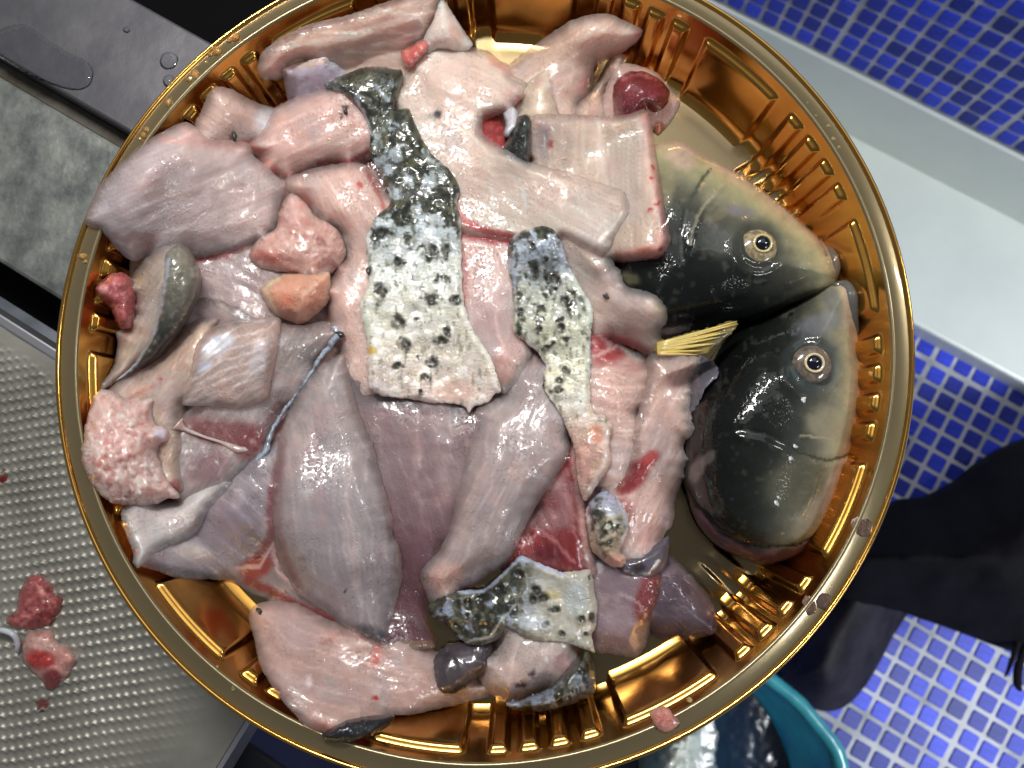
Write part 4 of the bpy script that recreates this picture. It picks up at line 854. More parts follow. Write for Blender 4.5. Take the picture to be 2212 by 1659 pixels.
    fp('dark red muscle wedge below the narrow skin strip', [(1200, 960), (1240, 950), (1262, 1040), (1272, 1090), (1278, 1180), (1290, 1245), (1240, 1250), (1200, 1245), (1140, 1230), (1085, 1235), (1090, 1215), (1120, 1160), (1150, 1110), (1180, 1040)], T=7, col=(124, 42, 46), fib=(70, 0.4, 26), paint=[('l', [(1130, 1180), (1165, 1145), (1200, 1170), (1240, 1215)], 4.5, (176, 118, 124), .8), ('b', 1185, 1195, 30, 20, 0, (92, 24, 38), .7), ('l', [(1240, 970), (1250, 1060), (1266, 1180), (1280, 1240)], 9, (190, 146, 142), .8), ('l', [(1215, 1030), (1235, 1120), (1255, 1200)], 3, (176, 110, 108), .6)])
    fp('large pale fillet standing left of centre with dark skin tip below', [(640, 850), (690, 790), (740, 765), (758, 830), (778, 900), (804, 960), (814, 1000), (824, 1040), (838, 1080), (848, 1120), (848, 1150), (866, 1200), (866, 1262), (848, 1330), (838, 1385), (842, 1402), (800, 1392), (745, 1352), (700, 1322), (640, 1282), (598, 1200), (588, 1080), (600, 960), (618, 900)], T=13, col=(158, 146, 150), lift=[(730, 1080, 130, 8), (750, 1250, 90, 6)], fib=(80, 0.35, 46), jag=1.5,  # translucent grey flesh, base colour also darkened for the shaded lower heap
       paint=[('g', 720, 900, 760, 1350, (140, 130, 138), .75), ('b', 800, 1375, 46, 26, 20, (70, 70, 78), .85), ('l', [(742, 1352), (800, 1392), (840, 1402)], 4, (206, 206, 226), .8), ('l', [(612, 950), (598, 1080), (610, 1190), (650, 1270)], 10, (140, 92, 98), .5), ('b', 770, 860, 24, 60, -15, (190, 164, 160), .6), ('b', 760, 1180, 14, 140, -8, (190, 170, 168), .4), ('b', 745, 1278, 8, 3, -20, (30, 28, 30), .9), ('l', [(830, 1060), (850, 1140), (866, 1230), (850, 1320)], 8, (190, 160, 152), .5), ('l', [(690, 880), (680, 1000), (700, 1130)], 16, (160, 134, 142), .5)])
    fp('large pale fillet standing right of centre under the skin strips', [(1030, 880), (1060, 862), (1085, 848), (1110, 830), (1150, 765), (1185, 790), (1200, 860), (1222, 900), (1232, 960), (1220, 1000), (1194, 1040), (1174, 1070), (1142, 1120), (1122, 1170), (1097, 1217), (1062, 1240), (1032, 1262), (1002, 1275), (970, 1292), (932, 1306), (915, 1272), (906, 1240), (924, 1213), (950, 1188), (975, 1130), (985, 1080), (995, 1030), (1008, 985), (1024, 930)], T=13, col=(164, 148, 151), lift=[(1090, 1020, 120, 8)], fib=(112, 0.35, 44),  # greyish flesh whose colour also carries the shade of the lower centre
       paint=[('b', 960, 1250, 50, 40, -20, (196, 152, 144), .7), ('b', 1010, 1100, 26, 110, 18, (190, 164, 162), .5), ('b', 1130, 1090, 30, 90, 28, (156, 150, 160), .5), ('l', [(1060, 900), (1040, 980), (1015, 1060)], 6, (156, 134, 136), .6), ('l', [(1045, 1075), (1020, 1150)], 7, (150, 140, 150), .5), ('l', [(970, 1290), (1032, 1262), (1097, 1217)], 6, (150, 72, 72), .6)])
    fp('rosy fillet column between the two skin strips', [(980, 500), (1050, 505), (1135, 515), (1130, 620), (1140, 700), (1150, 760), (1130, 800), (1110, 835), (1085, 850), (1060, 800), (1025, 760), (985, 710), (980, 600)], T=8, col=(200, 162, 158), lift=[(1060, 640, 70, 5)], fib=(80, 0.25, 40), paint=[('l', [(985, 498), (1060, 516), (1135, 518)], 13, (156, 60, 64), .85), ('l', [(1000, 530), (1004, 600), (1000, 680)], 5, (180, 96, 96), .6), ('b', 1080, 800, 34, 30, 40, (166, 122, 116), .7), ('b', 1050, 660, 36, 90, 0, (186, 158, 162), .5)])
    fp('ragged pink fillet right of the narrow skin strip, by the heads', [(1180, 480), (1250, 490), (1300, 535), (1322, 563), (1342, 590), (1352, 618), (1397, 630), (1431, 650), (1444, 680), (1432, 710), (1427, 757), (1392, 764), (1350, 745), (1300, 730), (1262, 690), (1230, 620), (1200, 560)], T=6, col=(206, 170, 162), jag=2.2, lift=[(1330, 670, 80, 3)], fib=(35, 0.2, 40), paint=[('b', 1345, 745, 60, 20, 15, (170, 66, 70), .8), ('l', [(1425, 660), (1440, 690), (1428, 740)], 6, (206, 176, 130), .6), ('b', 1310, 638, 6, 5, 40, (60, 46, 46), .9), ('l', [(1240, 560), (1290, 650), (1340, 700)], 10, (214, 184, 178), .4)])
    fp('striped fillet with red upper end beside the narrow skin strip', [(1255, 690), (1320, 735), (1370, 758), (1402, 770), (1398, 830), (1388, 870), (1373, 920), (1368, 980), (1348, 1032), (1312, 1060), (1285, 1060), (1290, 1000), (1290, 920), (1270, 880), (1258, 830), (1255, 750)], T=9, col=(204, 164, 156), fib=(8, 0.6, 30), lift=[(1330, 880, 60, 5)],
       paint=[('b', 1310, 740, 50, 50, 20, (150, 54, 58), .85), ('b', 1375, 790, 30, 20, 0, (196, 140, 136), .5), ('l', [(1282, 770), (1340, 745), (1395, 790)], 4, (214, 176, 172), .8), ('l', [(1275, 700), (1318, 745)], 5, (206, 166, 164), .7)] + [('l', [(1280, 818 + 34 * k), (1330, 812 + 32 * k), (1372, 820 + 30 * k)], 3, (224, 196, 188), .55) for k in range(5)])
    fp('dark grey skin flap behind the right hand fillet, touching the lower head', [(1495, 760), (1535, 778), (1553, 800), (1547, 815), (1522, 842), (1502, 882), (1488, 890), (1480, 850), (1488, 800)], name='skin_flake', cat='fish skin', T=3, col=(96, 94, 104), mat=M_SKIN, jag=2, lift=[(1515, 820, 40, 10)], paint=[('e', 5, (150, 150, 166), .6)])
    fp('long ragged fillet with dark red patch, right edge of the heap', [(1398, 770), (1440, 753), (1510, 762), (1514, 790), (1497, 830), (1491, 880), (1499, 930), (1477, 960), (1484, 990), (1477, 1030), (1462, 1070), (1457, 1120), (1442, 1150), (1402, 1192), (1382, 1204), (1355, 1226), (1330, 1224), (1300, 1190), (1290, 1120), (1300, 1062), (1340, 1035), (1362, 985), (1368, 930), (1386, 870), (1396, 820)], T=7, col=(204, 166, 160), jag=2.6, lift=[(1430, 900, 80, 5), (1400, 1120, 60, 4)], fib=(115, 0.4, 30),
       paint=[('b', 1365, 1030, 52, 28, -50, (128, 36, 40), .92), ('b', 1405, 990, 26, 16, -30, (160, 56, 56), .8), ('b', 1340, 1110, 30, 40, 0, (150, 66, 66), .6), ('l', [(1320, 1080), (1390, 1060), (1450, 1010)], 4, (206, 170, 168), .6), ('l', [(1350, 1150), (1400, 1110), (1450, 1060)], 4, (206, 170, 168), .5), ('b', 1445, 1120, 20, 50, 20, (176, 150, 158), .6), ('b', 1400, 1160, 40, 20, -40, (176, 130, 128), .6)])
    fp('dark translucent membrane under the end of the right edge fillet', [(1345, 1215), (1385, 1200), (1430, 1165), (1446, 1160), (1438, 1222), (1405, 1248), (1372, 1244), (1345, 1236)], name='membrane', cat='membrane', T=3, col=(92, 86, 98), mat=M_SKIN, paint=[('l', [(1350, 1232), (1372, 1243), (1405, 1240)], 4, (176, 180, 192), .8), ('b', 1380, 1225, 16, 10, 0, (44, 36, 42), .8)])

    # folded fillet at the top centre
    fp('long folded fillet running from top centre to the slab at right', [(878, 150), (905, 114), (942, 88), (977, 86), (1025, 102), (1060, 113), (1081, 131), (1095, 138), (1110, 163), (1139, 180), (1132, 208), (1097, 236), (1045, 258), (1042, 281), (1048, 292), (1090, 322), (1147, 350), (1234, 374), (1338, 409), (1357, 430), (1358, 470), (1335, 512), (1303, 550), (1268, 540), (1215, 515), (1135, 524), (1060, 516), (1000, 508), (975, 470), (965, 400), (945, 365), (915, 333), (895, 302), (875, 271), (865, 246), (850, 236), (846, 215), (860, 180)], T=4.5, col=(208, 180, 170), lift=[(990, 170, 80, 12), (1010, 350, 90, 3)], fib=(25, 0.15, 44), stiff=40, w=22,
       paint=[('b', 1075, 130, 30, 14, 40, (214, 130, 124), .7), ('b', 1110, 210, 24, 30, 20, (206, 150, 148), .5), ('l', [(1050, 250), (1100, 232), (1132, 205)], 6, (206, 120, 116), .7), ('b', 935, 248, 20, 9, -20, (150, 146, 140), .8), ('b', 946, 246, 10, 8, -20, (66, 54, 58), .9), ('b', 900, 205, 40, 50, 10, (192, 166, 156), .4), ('l', [(990, 470), (1060, 505), (1135, 515)], 10, (176, 80, 82), .8), ('l', [(985, 430), (1010, 490)], 8, (196, 110, 108), .6), ('l', [(1060, 400), (1066, 460)], 4, (222, 204, 206), .6), ('l', [(1130, 405), (1135, 450)], 5, (222, 208, 214), .6), ('l', [(1130, 395), (1230, 430), (1340, 450)], 10, (196, 166, 156), .5), ('b', 1290, 470, 50, 40, 20, (206, 184, 180), .5)])
    fp('pointed white membrane triangle at the top edge', [(955, -4), (987, 45), (1022, 96), (1002, 110), (950, 100), (922, 116), (914, 86), (935, 45)], name='membrane', cat='membrane', T=3, col=(230, 212, 204), mat=M_FAT, round_=0.4, lift=[(965, 60, 40, 10)], paint=[('b', 985, 75, 12, 30, -25, (222, 180, 164), .6), ('b', 930, 95, 8, 10, 0, (226, 186, 180), .6)])
    fp('red tissue tuft under the white membrane triangle', [(866, 112), (890, 98), (915, 84), (928, 98), (915, 122), (886, 146), (872, 135)], name='red_meat_scrap', cat='fish scrap', T=5, col=(216, 108, 100), mat=M_FAT, lumps=.5, paint=[('n', 10, (232, 184, 178), .5, .1, .5)])

    # ------------------------------------------------------------------ skin pieces
    def pockets(P, seed, sp=25.0):
        """nearest scale pocket of a jittered hexagonal lay-out: offset, distance, random number"""
        rs = np.random.RandomState(500 + seed); tab = rs.uniform(-1, 1, (128, 128, 4))
        gy = np.floor(P[:, 1] / (sp * 0.8)).astype(int); best = np.full(len(P), 1e9); dx = np.zeros(len(P)); dy = np.zeros(len(P)); rn = np.zeros((len(P), 2))
        for j in (-1, 0, 1, 2):
            yy = gy + j; off = (yy % 2) * 0.5; gx = np.floor(P[:, 0] / sp - off).astype(int)
            for i in (-1, 0, 1, 2):
                xx = gx + i; tb = tab[xx % 128, yy % 128]
                cx = (xx + off + 0.28 * tb[:, 0]) * sp; cy = (yy + 0.28 * tb[:, 1]) * sp * 0.8
                d = np.hypot(P[:, 0] - cx, (P[:, 1] - cy) * 1.15); m_ = d < best
                best = np.where(m_, d, best); dx = np.where(m_, P[:, 0] - cx, dx); dy = np.where(m_, P[:, 1] - cy, dy)
                rn[m_] = tb[m_, 2:]
        return dx / sp, dy / sp, best / sp, rn
    def skin_col(stops, thr, spots, dark=(32, 34, 27), olive=(84, 84, 58), seed=70, wr=24, gold=0.0):
        ds = np.array([q[0] for q in stops], float); cs = np.array([q[1] for q in stops], float); tv = np.array(thr, float)
        def fn(P, Pw, d):
            v = Pw[:, 1] + 16 * fbm(P[:, 0] / 26., P[:, 1] / 26., seed + 9)
            C = np.stack([np.interp(v, ds, cs[:, k]) for k in range(3)], 1)
            px, py, pd, rn = pockets(Pw, seed)
            C = C * (1 + 0.10 * rn[:, :1])
            g = (sstep(0.2, 0.9, rn[:, 1] + 0.5 * fbm(P[:, 0] / 30., P[:, 1] / 30., seed + 12)) * gold)[:, None]
            C = C * (1 - g) + np.array([196, 180, 118.]) * g
            # fine pale ribs inside each pocket
            rb = np.sin((py * 25 + 2 * px * rn[:, 0] * 25 * .3) * 2 * np.pi / 7.5) * sstep(0.62, 0.25, pd)
            C = C * (1 + 0.10 * rb[:, None])
            # pigment: blotches plus dark crescents on some pocket edges
            t = np.interp(P[:, 1], tv[:, 0], tv[:, 1])
            n = fbm(P[:, 0] / 22., P[:, 1] / 30., seed, 4) + 0.22 * rn[:, 0] * sstep(0.15, 0.5, pd) - 0.15 * py
            a = sstep(-0.09, 0.09, n - t)[:, None]
            st_ = (sstep(0.30, 0.55, fbm(P[:, 0] / 7., P[:, 1] / 26., seed + 15)) * 0.55)[:, None]; C = C * (1 - st_) + np.array([112, 112, 92.]) * st_
            o = sstep(-0.1, 0.3, fbm(P[:, 0] / 9., P[:, 1] / 12., seed + 4, 3))[:, None]
            dk = np.asarray(dark, float) * (1 - o) + np.asarray(olive, float) * o
            C = C * (1 - a * 0.9) + dk * a * 0.9
            n3 = fbm(P[:, 0] / 9., P[:, 1] / 14., seed + 33, 3); a3 = (sstep(0.12 + 0.45 * t, 0.34 + 0.45 * t, n3) * 0.62)[:, None]; C = C * (1 - a3) + np.array([74, 76, 66.]) * a3
            e_ = (sstep(0.44, 0.58, pd) * 0.12)[:, None]; C = C * (1 - e_) + np.array([140, 142, 136.]) * e_
            for k, (su, sv, r1, r2, an) in enumerate(spots):
                an = math.radians(an); dx = Pw[:, 0] - su; dy = Pw[:, 1] - sv
                e = np.hypot((dx * math.cos(an) + dy * math.sin(an)) / (r1 * 1.1), (-dx * math.sin(an) + dy * math.cos(an)) / (r2 * 1.1)) + 0.75 * fbm(P[:, 0] / 9., P[:, 1] / 9., seed + 20 + k % 5, 2)
                m_ = (1 - sstep(0.45, 1.25, e))[:, None] * 0.88; C = C * (1 - m_) + np.array([38, 38, 33.]) * m_
                m_ = ((1 - sstep(0.15, 0.6, np.hypot(dx + 2, dy + 3) / max(r1, r2))) * (0.75 if k % 3 else 0.2))[:, None]; C = C * (1 - m_) + np.array([128, 124, 108.]) * m_
            return C
        return fn
    def skin_rel(spots, seed, wr=0.13):
        def fn(P, d):
            px, py, pd, rn = pockets(P, seed)
            z = -0.20e-3 * sstep(0.25, 0.6, pd) + 0.20e-3 * rn[:, 0] * sstep(0.6, 0.2, pd)
            z = z + wr * 1e-3 * np.sin((py * 25 + 2 * px * rn[:, 0] * 25 * .3) * 2 * np.pi / 7.5) * sstep(0.62, 0.25, pd)
            z = z + 1.3e-3 * fbm(P[:, 0] / 45., P[:, 1] / 45., seed + 2)
            for (su, sv, r1, r2, an) in spots:
                e = np.hypot(P[:, 0] - su, P[:, 1] - sv) / max(r1, r2); z = z + 0.8e-3 * np.exp(-((e - 0.75) / 0.35) ** 2) - 0.6e-3 * np.exp(-(e / 0.5) ** 2)
            return z * np.clip(d / 10, 0, 1)
        return fn
    S1 = [(823, 504, 22, 11, -10), (933, 540, 13, 20, 0), (964, 542, 10, 18, 0), (859, 565, 15, 11, 10), (826, 629, 14, 19, -20), (933, 645, 13, 12, 0), (983, 645, 12, 12, 30), (862, 690, 8, 17, -30), (877, 742, 17, 12, 10), (954, 735, 15, 12, 30), (964, 716, 8, 12, -10), (859, 790, 13, 9, 0), (933, 780, 10, 12, 0), (902, 773, 3, 8, -30), (918, 815, 13, 8, 0), (908, 846, 5, 8, 0), (943, 606, 6, 5, 0), (880, 525, 4, 14, -25), (965, 600, 10, 7, 0), (800, 585, 5, 10, 0), (900, 690, 6, 4, 0)]
    strip1 = fp('long speckled skin strip down the middle, dark top to cream end', [(700, 184), (735, 164), (790, 144), (868, 152), (862, 190), (849, 238), (882, 234), (902, 280), (918, 310), (937, 338), (972, 368), (992, 408), (986, 440), (997, 480), (997, 560), (1000, 640), (1012, 690), (1032, 730), (1064, 780), (1082, 842), (1066, 851), (1056, 868), (1022, 878), (1012, 892), (1004, 880), (985, 872), (930, 870), (880, 860), (830, 856), (798, 842), (796, 800), (793, 740), (783, 690), (778, 655), (798, 612), (793, 560), (790, 510), (818, 462), (843, 440), (833, 400), (813, 360), (798, 330), (799, 280), (783, 240), (758, 213), (735, 198)],
       name='fish_skin_strip', cat='fish skin', T=5.0, e0=0.5, w=12, mat=M_SKIN, step=4.0, jag=1.2, round_=0.55, lift=[(800, 175, 50, 6), (880, 420, 60, 3), (900, 640, 80, 4)], fib=(90, 0, 30), dome=0.35,
       colf=skin_col([(150, (104, 112, 106)), (230, (158, 174, 190)), (330, (172, 186, 194)), (450, (196, 208, 216)), (520, (216, 224, 226)), (620, (230, 232, 222)), (720, (240, 234, 220)), (790, (244, 230, 218)), (860, (242, 220, 210))], [(140, -0.38), (240, -0.16), (330, -0.08), (440, -0.02), (480, 0.18), (540, 0.42), (620, 0.62), (720, 0.8), (900, 0.9)], S1, seed=70, gold=0.12),
       relief=skin_rel(S1, 70), paint=[('l', [(770, 220), (795, 265), (800, 290)], 4, (196, 208, 226), .8), ('l', [(995, 470), (998, 560), (1000, 640), (1025, 720), (1060, 790)], 5, (226, 226, 214), .75), ('b', 800, 755, 16, 9, 15, (220, 184, 96), .9), ('b', 795, 700, 10, 34, 0, (214, 218, 200), .8), ('b', 985, 845, 50, 26, 0, (226, 190, 176), .7), ('b', 820, 835, 22, 14, 0, (236, 222, 222), .8), ('b', 780, 170, 30, 9, -15, (72, 72, 40), .7), ('l', [(800, 150), (866, 158)], 5, (60, 66, 58), .8), ('l', [(812, 185), (838, 215)], 5, (190, 204, 224), .7)])
    S2 = [(1133, 509, 13, 8, 0), (1150, 530, 9, 7, 40), (1101, 545, 7, 12, 0), (1153, 578, 8, 22, -5), (1199, 604, 15, 13, 30), (1122, 640, 6, 17, 0), (1222, 647, 12, 10, 30), (1176, 640, 5, 9, -20), (1125, 671, 9, 7, 0), (1168, 666, 15, 9, 0), (1166, 712, 8, 11, 0), (1121, 714, 5, 14, 0), (1212, 706, 7, 12, -30), (1217, 734, 11, 9, 0), (1180, 750, 9, 8, 0), (1195, 742, 8, 7, 0), (1220, 799, 11, 9, 40), (1207, 821, 11, 8, 0), (1174, 828, 6, 13, 0), (1207, 842, 14, 8, -20), (1178, 560, 4, 10, 20), (1200, 625, 8, 6, 0)]
    strip2 = fp('narrow speckled skin strip right of centre ending in pale pink tip', [(1096, 532), (1112, 508), (1135, 496), (1172, 488), (1197, 495), (1214, 524), (1226, 568), (1254, 618), (1280, 664), (1277, 720), (1277, 780), (1274, 830), (1276, 872), (1285, 895), (1310, 897), (1322, 920), (1317, 960), (1320, 1000), (1303, 1030), (1280, 1062), (1264, 1084), (1252, 1062), (1244, 1000), (1238, 960), (1222, 920), (1202, 880), (1186, 858), (1172, 832), (1178, 790), (1162, 760), (1132, 736), (1109, 717), (1112, 680), (1108, 620), (1098, 580)],
       name='fish_skin_strip', cat='fish skin', T=5.0, e0=0.5, w=12, mat=M_SKIN, step=4.0, jag=1.2, round_=0.6, lift=[(1150, 540, 50, 5), (1210, 700, 60, 3), (1270, 960, 40, 3)], fib=(80, 0, 30), dome=0.35,
       colf=skin_col([(490, (176, 188, 206)), (560, (188, 198, 212)), (620, (200, 206, 200)), (700, (204, 206, 186)), (760, (222, 222, 202)), (820, (234, 230, 208)), (870, (234, 228, 216)), (910, (226, 204, 190)), (960, (222, 176, 160)), (1060, (216, 180, 168))], [(480, 0.16), (560, 0.26), (640, 0.22), (720, 0.34), (780, 0.6), (860, 0.7), (900, 2), (1100, 2)], S2, seed=90, gold=0.12),
       relief=skin_rel(S2, 90), paint=[('l', [(1240, 600), (1277, 664), (1275, 720), (1275, 820)], 6, (210, 220, 210), .75), ('l', [(1104, 560), (1112, 620)], 5, (190, 200, 226), .7), ('l', [(1285, 905), (1308, 930), (1306, 1000), (1275, 1060)], 8, (232, 214, 206), .7), ('b', 1288, 935, 16, 22, -20, (224, 140, 110), .6), ('b', 1262, 1010, 12, 40, -10, (214, 160, 150), .6), ('l', [(1140, 740), (1180, 790)], 6, (222, 218, 226), .7)])
    M28 = fp('grey pink fillet with dark specks under the bottom skin flap', [(1075, 1340), (1123, 1355), (1164, 1370), (1248, 1385), (1262, 1404), (1236, 1443), (1208, 1474), (1184, 1491), (1132, 1509), (1095, 1519), (1058, 1498), (1034, 1463), (1050, 1423), (1066, 1395)], T=13, col=(176, 158, 156), lift=[(1140, 1430, 70, 6)], fib=(100, .25, 30), paint=[('b', 1150, 1455, 6, 9, 30, (44, 40, 42), .9), ('b', 1126, 1480, 14, 7, -20, (60, 50, 48), .85), ('b', 1215, 1430, 26, 26, -40, (160, 118, 124), .6), ('e', 7, (190, 166, 160), .5), ('b', 1098, 1500, 14, 10, 30, (196, 150, 128), .7)])
    S3 = [(1199, 1505, 10, 6, 0), (1240, 1490, 12, 8, -30), (1262, 1440, 8, 14, 15), (1265, 1470, 9, 12, 0), (1225, 1506, 9, 6, 0)]
    piece('skin', None, None, [(1092, 1520), (1130, 1510), (1184, 1490), (1208, 1468), (1246, 1423), (1266, 1402), (1281, 1430), (1288, 1465), (1284, 1498), (1252, 1516), (1200, 1530), (1164, 1537), (1110, 1534)], T=9, mat=M_SKIN, step=4.5, parent=M28, fib=(-40, 0, 30), colf=skin_col([(1390, (110, 122, 138)), (1480, (128, 140, 158)), (1540, (150, 162, 186))], [(1390, 0.05), (1540, 0.15)], S3, seed=110), relief=skin_rel(S3, 110), paint=[('l', [(1100, 1528), (1180, 1498), (1215, 1470)], 4, (176, 188, 214), .6)])
    fp('dark translucent fin scrap hanging below the bottom skin flap', [(940, 1416), (963, 1393), (991, 1388), (1020, 1385), (1066, 1388), (1055, 1418), (1044, 1446), (1016, 1477), (978, 1498), (956, 1495), (944, 1482), (937, 1437)], name='fin_scrap', cat='fish fin', T=4, col=(72, 64, 70), mat=M_SKIN, jag=2, fib=(70, .3, 18), lift=[(1000, 1430, 50, 5)], paint=[('l', [(1058, 1400), (1045, 1445), (1015, 1476), (975, 1496)], 4, (30, 28, 32), .8), ('b', 1010, 1430, 24, 30, 20, (104, 96, 104), .6), ('b', 965, 1420, 16, 16, 0, (48, 40, 46), .7)])
    S4 = [(1123, 1240, 12, 10, 0), (1160, 1275, 18, 10, 45), (1175, 1290, 16, 12, 0), (1199, 1316, 16, 8, 0), (1150, 1292, 10, 12, 0), (1255, 1336, 12, 8, 20), (1280, 1333, 8, 14, 0), (1178, 1350, 13, 6, -20), (1213, 1368, 11, 7, 20), (1265, 1371, 7, 6, 0), (1273, 1250, 3, 6, 0), (1010, 1300, 14, 8, -30), (1045, 1292, 22, 11, -20), (1080, 1270, 14, 12, -30), (1030, 1335, 12, 8, 0), (1050, 1355, 20, 8, -10), (1008, 1330, 5, 10, 0), (965, 1335, 10, 6, 40), (985, 1350, 12, 6, 40)]
    fp('crumpled speckled skin flap at the bottom of the heap', [(926, 1305), (991, 1276), (1043, 1272), (1078, 1244), (1102, 1220), (1123, 1199), (1164, 1216), (1216, 1237), (1262, 1230), (1277, 1234), (1284, 1274), (1291, 1309), (1288, 1354), (1277, 1371), (1286, 1410), (1248, 1397), (1216, 1387), (1164, 1384), (1123, 1370), (1102, 1356), (1090, 1354), (1076, 1380), (1045, 1394), (1012, 1394), (985, 1373), (954, 1342), (932, 1335)], name='fish_skin_piece', cat='fish skin', T=6, e0=.45, w=12, mat=M_SKIN, step=4.0, jag=1.2, round_=0.5, lift=[(1090, 1300, 60, 8), (1230, 1300, 60, 6)], fib=(-20, 0, 30), dome=.4,
       colf=lambda P, Pw, d: (lambda C, f: C * (1 - f) + np.array([208, 204, 190.]) * f)(skin_col([(1190, (142, 154, 172)), (1420, (150, 160, 182))], [(1190, -0.08), (1420, -0.08)], [], seed=130)(P, Pw, d), (sstep(1090, 1190, Pw[:, 0]) * 0.82)[:, None]) if True else None,
       relief=skin_rel(S4, 130), paint=[('b', su, sv, r1, r2, an, (34, 36, 30), .9) for su, sv, r1, r2, an in S4] + [('b', 1245, 1290, 28, 40, 0, (190, 198, 200), .8), ('b', 1150, 1345, 40, 16, 10, (206, 214, 226), .7), ('b', 1195, 1285, 18, 10, 20, (206, 186, 130), .6), ('l', [(990, 1280), (1045, 1276), (1080, 1248), (1123, 1204), (1165, 1220), (1216, 1241)], 4.5, (190, 202, 230), .8), ('l', [(1000, 1388), (1060, 1378), (1082, 1340), (1110, 1310)], 3.5, (196, 204, 208), .7)])
    S5 = [(1292, 1112, 17, 13, 20), (1305, 1148, 6, 9, 0), (1300, 1175, 8, 7, 0), (1318, 1170, 10, 5, -30)]
    fp('small rolled skin piece with black spots at the lower right of the heap', [(1266, 1100), (1285, 1072), (1310, 1060), (1337, 1080), (1354, 1110), (1360, 1140), (1346, 1175), (1340, 1192), (1354, 1206), (1346, 1224), (1325, 1225), (1298, 1207), (1278, 1190), (1270, 1150)], name='fish_skin_piece', cat='fish skin', T=11, w=34, mat=M_SKIN, step=4.5, lift=[(1320, 1120, 40, 5)], fib=(10, 0, 30), colf=skin_col([(1060, (176, 184, 214)), (1100, (190, 196, 214)), (1140, (214, 210, 190)), (1180, (206, 186, 160)), (1225, (214, 166, 148))], [(1060, .5), (1130, .42), (1180, .45), (1230, 1)], S5, seed=150), relief=skin_rel(S5, 150), paint=[('l', [(1300, 1125), (1345, 1115)], 4, (206, 190, 140), .6), ('b', 1330, 1210, 20, 14, 0, (214, 160, 142), .8), ('l', [(1340, 1085), (1356, 1130), (1344, 1172)], 4, (222, 228, 240), .8)])


COLLECT[0] = True; build_heap(); COLLECT[0] = False
HEAP[0] = 0; build_heap(); HEAP[0] = -1

def fp(label, outline, name='fish_fillet', cat='fish fillet', **kw): return piece(name, label, cat, outline, **kw)
# small dark scale flakes lying on the flesh
for (u, v, r, a) in ((735, 722, 9, 20), (505, 293, 9, 80), (1310, 640, 6, 30), (745, 240, 6, 70), (795, 585, 7, 80), (560, 1320, 8, 60)):
    ca, sa = math.cos(math.radians(a)), math.sin(math.radians(a))
    fp('tiny dark scale flake stuck on the flesh', [(u + r * (x * ca - y * sa), v + r * (x * sa + y * ca)) for x, y in ((-1.3, 0), (-.4, -.7), (.7, -.6), (1.4, .1), (.4, .7), (-.6, .6))], name='scale_flake', cat='fish scale', T=0.9, w=5, step=3, stiff=2, col=(50, 50, 44), mat=M_SKIN, group='dark scale flakes on the flesh')

# ------------------------------------------------------------------ crumbs on the rim
def rimpt(deg, r): return np.array([TC[0] + r * math.cos(math.radians(deg)), TC[1] + r * math.sin(math.radians(deg))])
def crumb(label, P, size, col, group=None, name='flesh_crumb', cat='fish scrap', flat=0.5, mat=None, n=14):
    rs = np.random.RandomState(int(abs(P[0]) * 1e6) % 9999); V = []; F = []
    ni = 5
    V.append((0, 0, size * flat))
    prof = rs.uniform(0.35, 1.6, n); prof = (prof + np.roll(prof, 1) + np.roll(prof, -1)) / 3
    for i in range(1, ni + 1):
        a = i / ni * math.pi / 2
        for j in range(n):
            q = 2 * math.pi * j / n; k = 1 + (prof[j] - 1) * i / ni + rs.uniform(-.12, .12)
            V.append((size * math.sin(a) * math.cos(q) * k, size * math.sin(a) * math.sin(q) * k, size * flat * math.cos(a) * rs.uniform(.75, 1.2) if i < ni else 0))
    for j in range(n): F.append((0, 1 + j, 1 + (j + 1) % n))
    for i in range(ni - 1):
        for j in range(n): F.append((1 + i * n + j, 1 + (i + 1) * n + j, 1 + (i + 1) * n + (j + 1) % n, 1 + i * n + (j + 1) % n))
    F.append(tuple(1 + (ni - 1) * n + j for j in range(n))[::-1])
    me = mesh(name, V, F); cc = np.array([np.asarray(col, float) * rs.uniform(.8, 1.15) for _ in V]); colmesh(me, np.clip(cc, 3, 250), seed=rs.uniform(0, 9))
    o = link(name, me, mat or M_FAT); o.location = tuple(P); tag(o, label, cat, group); o.rotation_euler[2] = rs.uniform(0, 6)
    return o
zr = RIM_Z + 0.0005
for (u, v, s) in ((510, 82, 3.0), (497, 88, 2.0), (472, 112, 2.6), (455, 118, 1.6), (422, 162, 2.8), (410, 170, 2.0), (445, 135, 1.3), (365, 222, 2.4), (318, 280, 1.8), (310, 292, 2.2), (303, 300, 1.6), (180, 555, 2.4), (184, 566, 1.6)):
    p = wpt(u, v, zr); crumb('small orange flesh crumb on the upper left tray rim', p, s * 1e-3 * 0.62, (206, 128, 66), 'orange crumbs on the rim')
for (u, v, s, lb) in ((1864, 1142, 3.3, 'largest brown pink flesh smear on the lower right rim'), (1778, 1300, 2.6, 'brown flesh smear on the rim, middle of the three at lower right'), (1748, 1308, 3.0, 'brown flesh smear on the rim nearest the tray bottom')):
    crumb(lb, wpt(u, v, zr), s * 1e-3, (150, 96, 80), flat=0.06, cat='fish scrap', name='flesh_smear')
crumb('pink flesh bit on the bottom right rim', wpt(1437, 1552, zr), 0.0042, (212, 128, 118), flat=0.35)
crumb('tiny yellow flesh fleck on the bottom right rim', wpt(1490, 512 + 1000, zr), 0.0009, (220, 170, 90))
for (u, v) in ((505, 1490), (505, 1484), (470, 1440), (1720, 205), (1745, 222), (1763, 250), (1790, 272), (1800, 300), (1812, 318)):
    crumb('minute golden fleck on the tray rim', wpt(u, v, zr), random.uniform(.0004, .0008), (214, 160, 90), 'golden flecks on the rim')

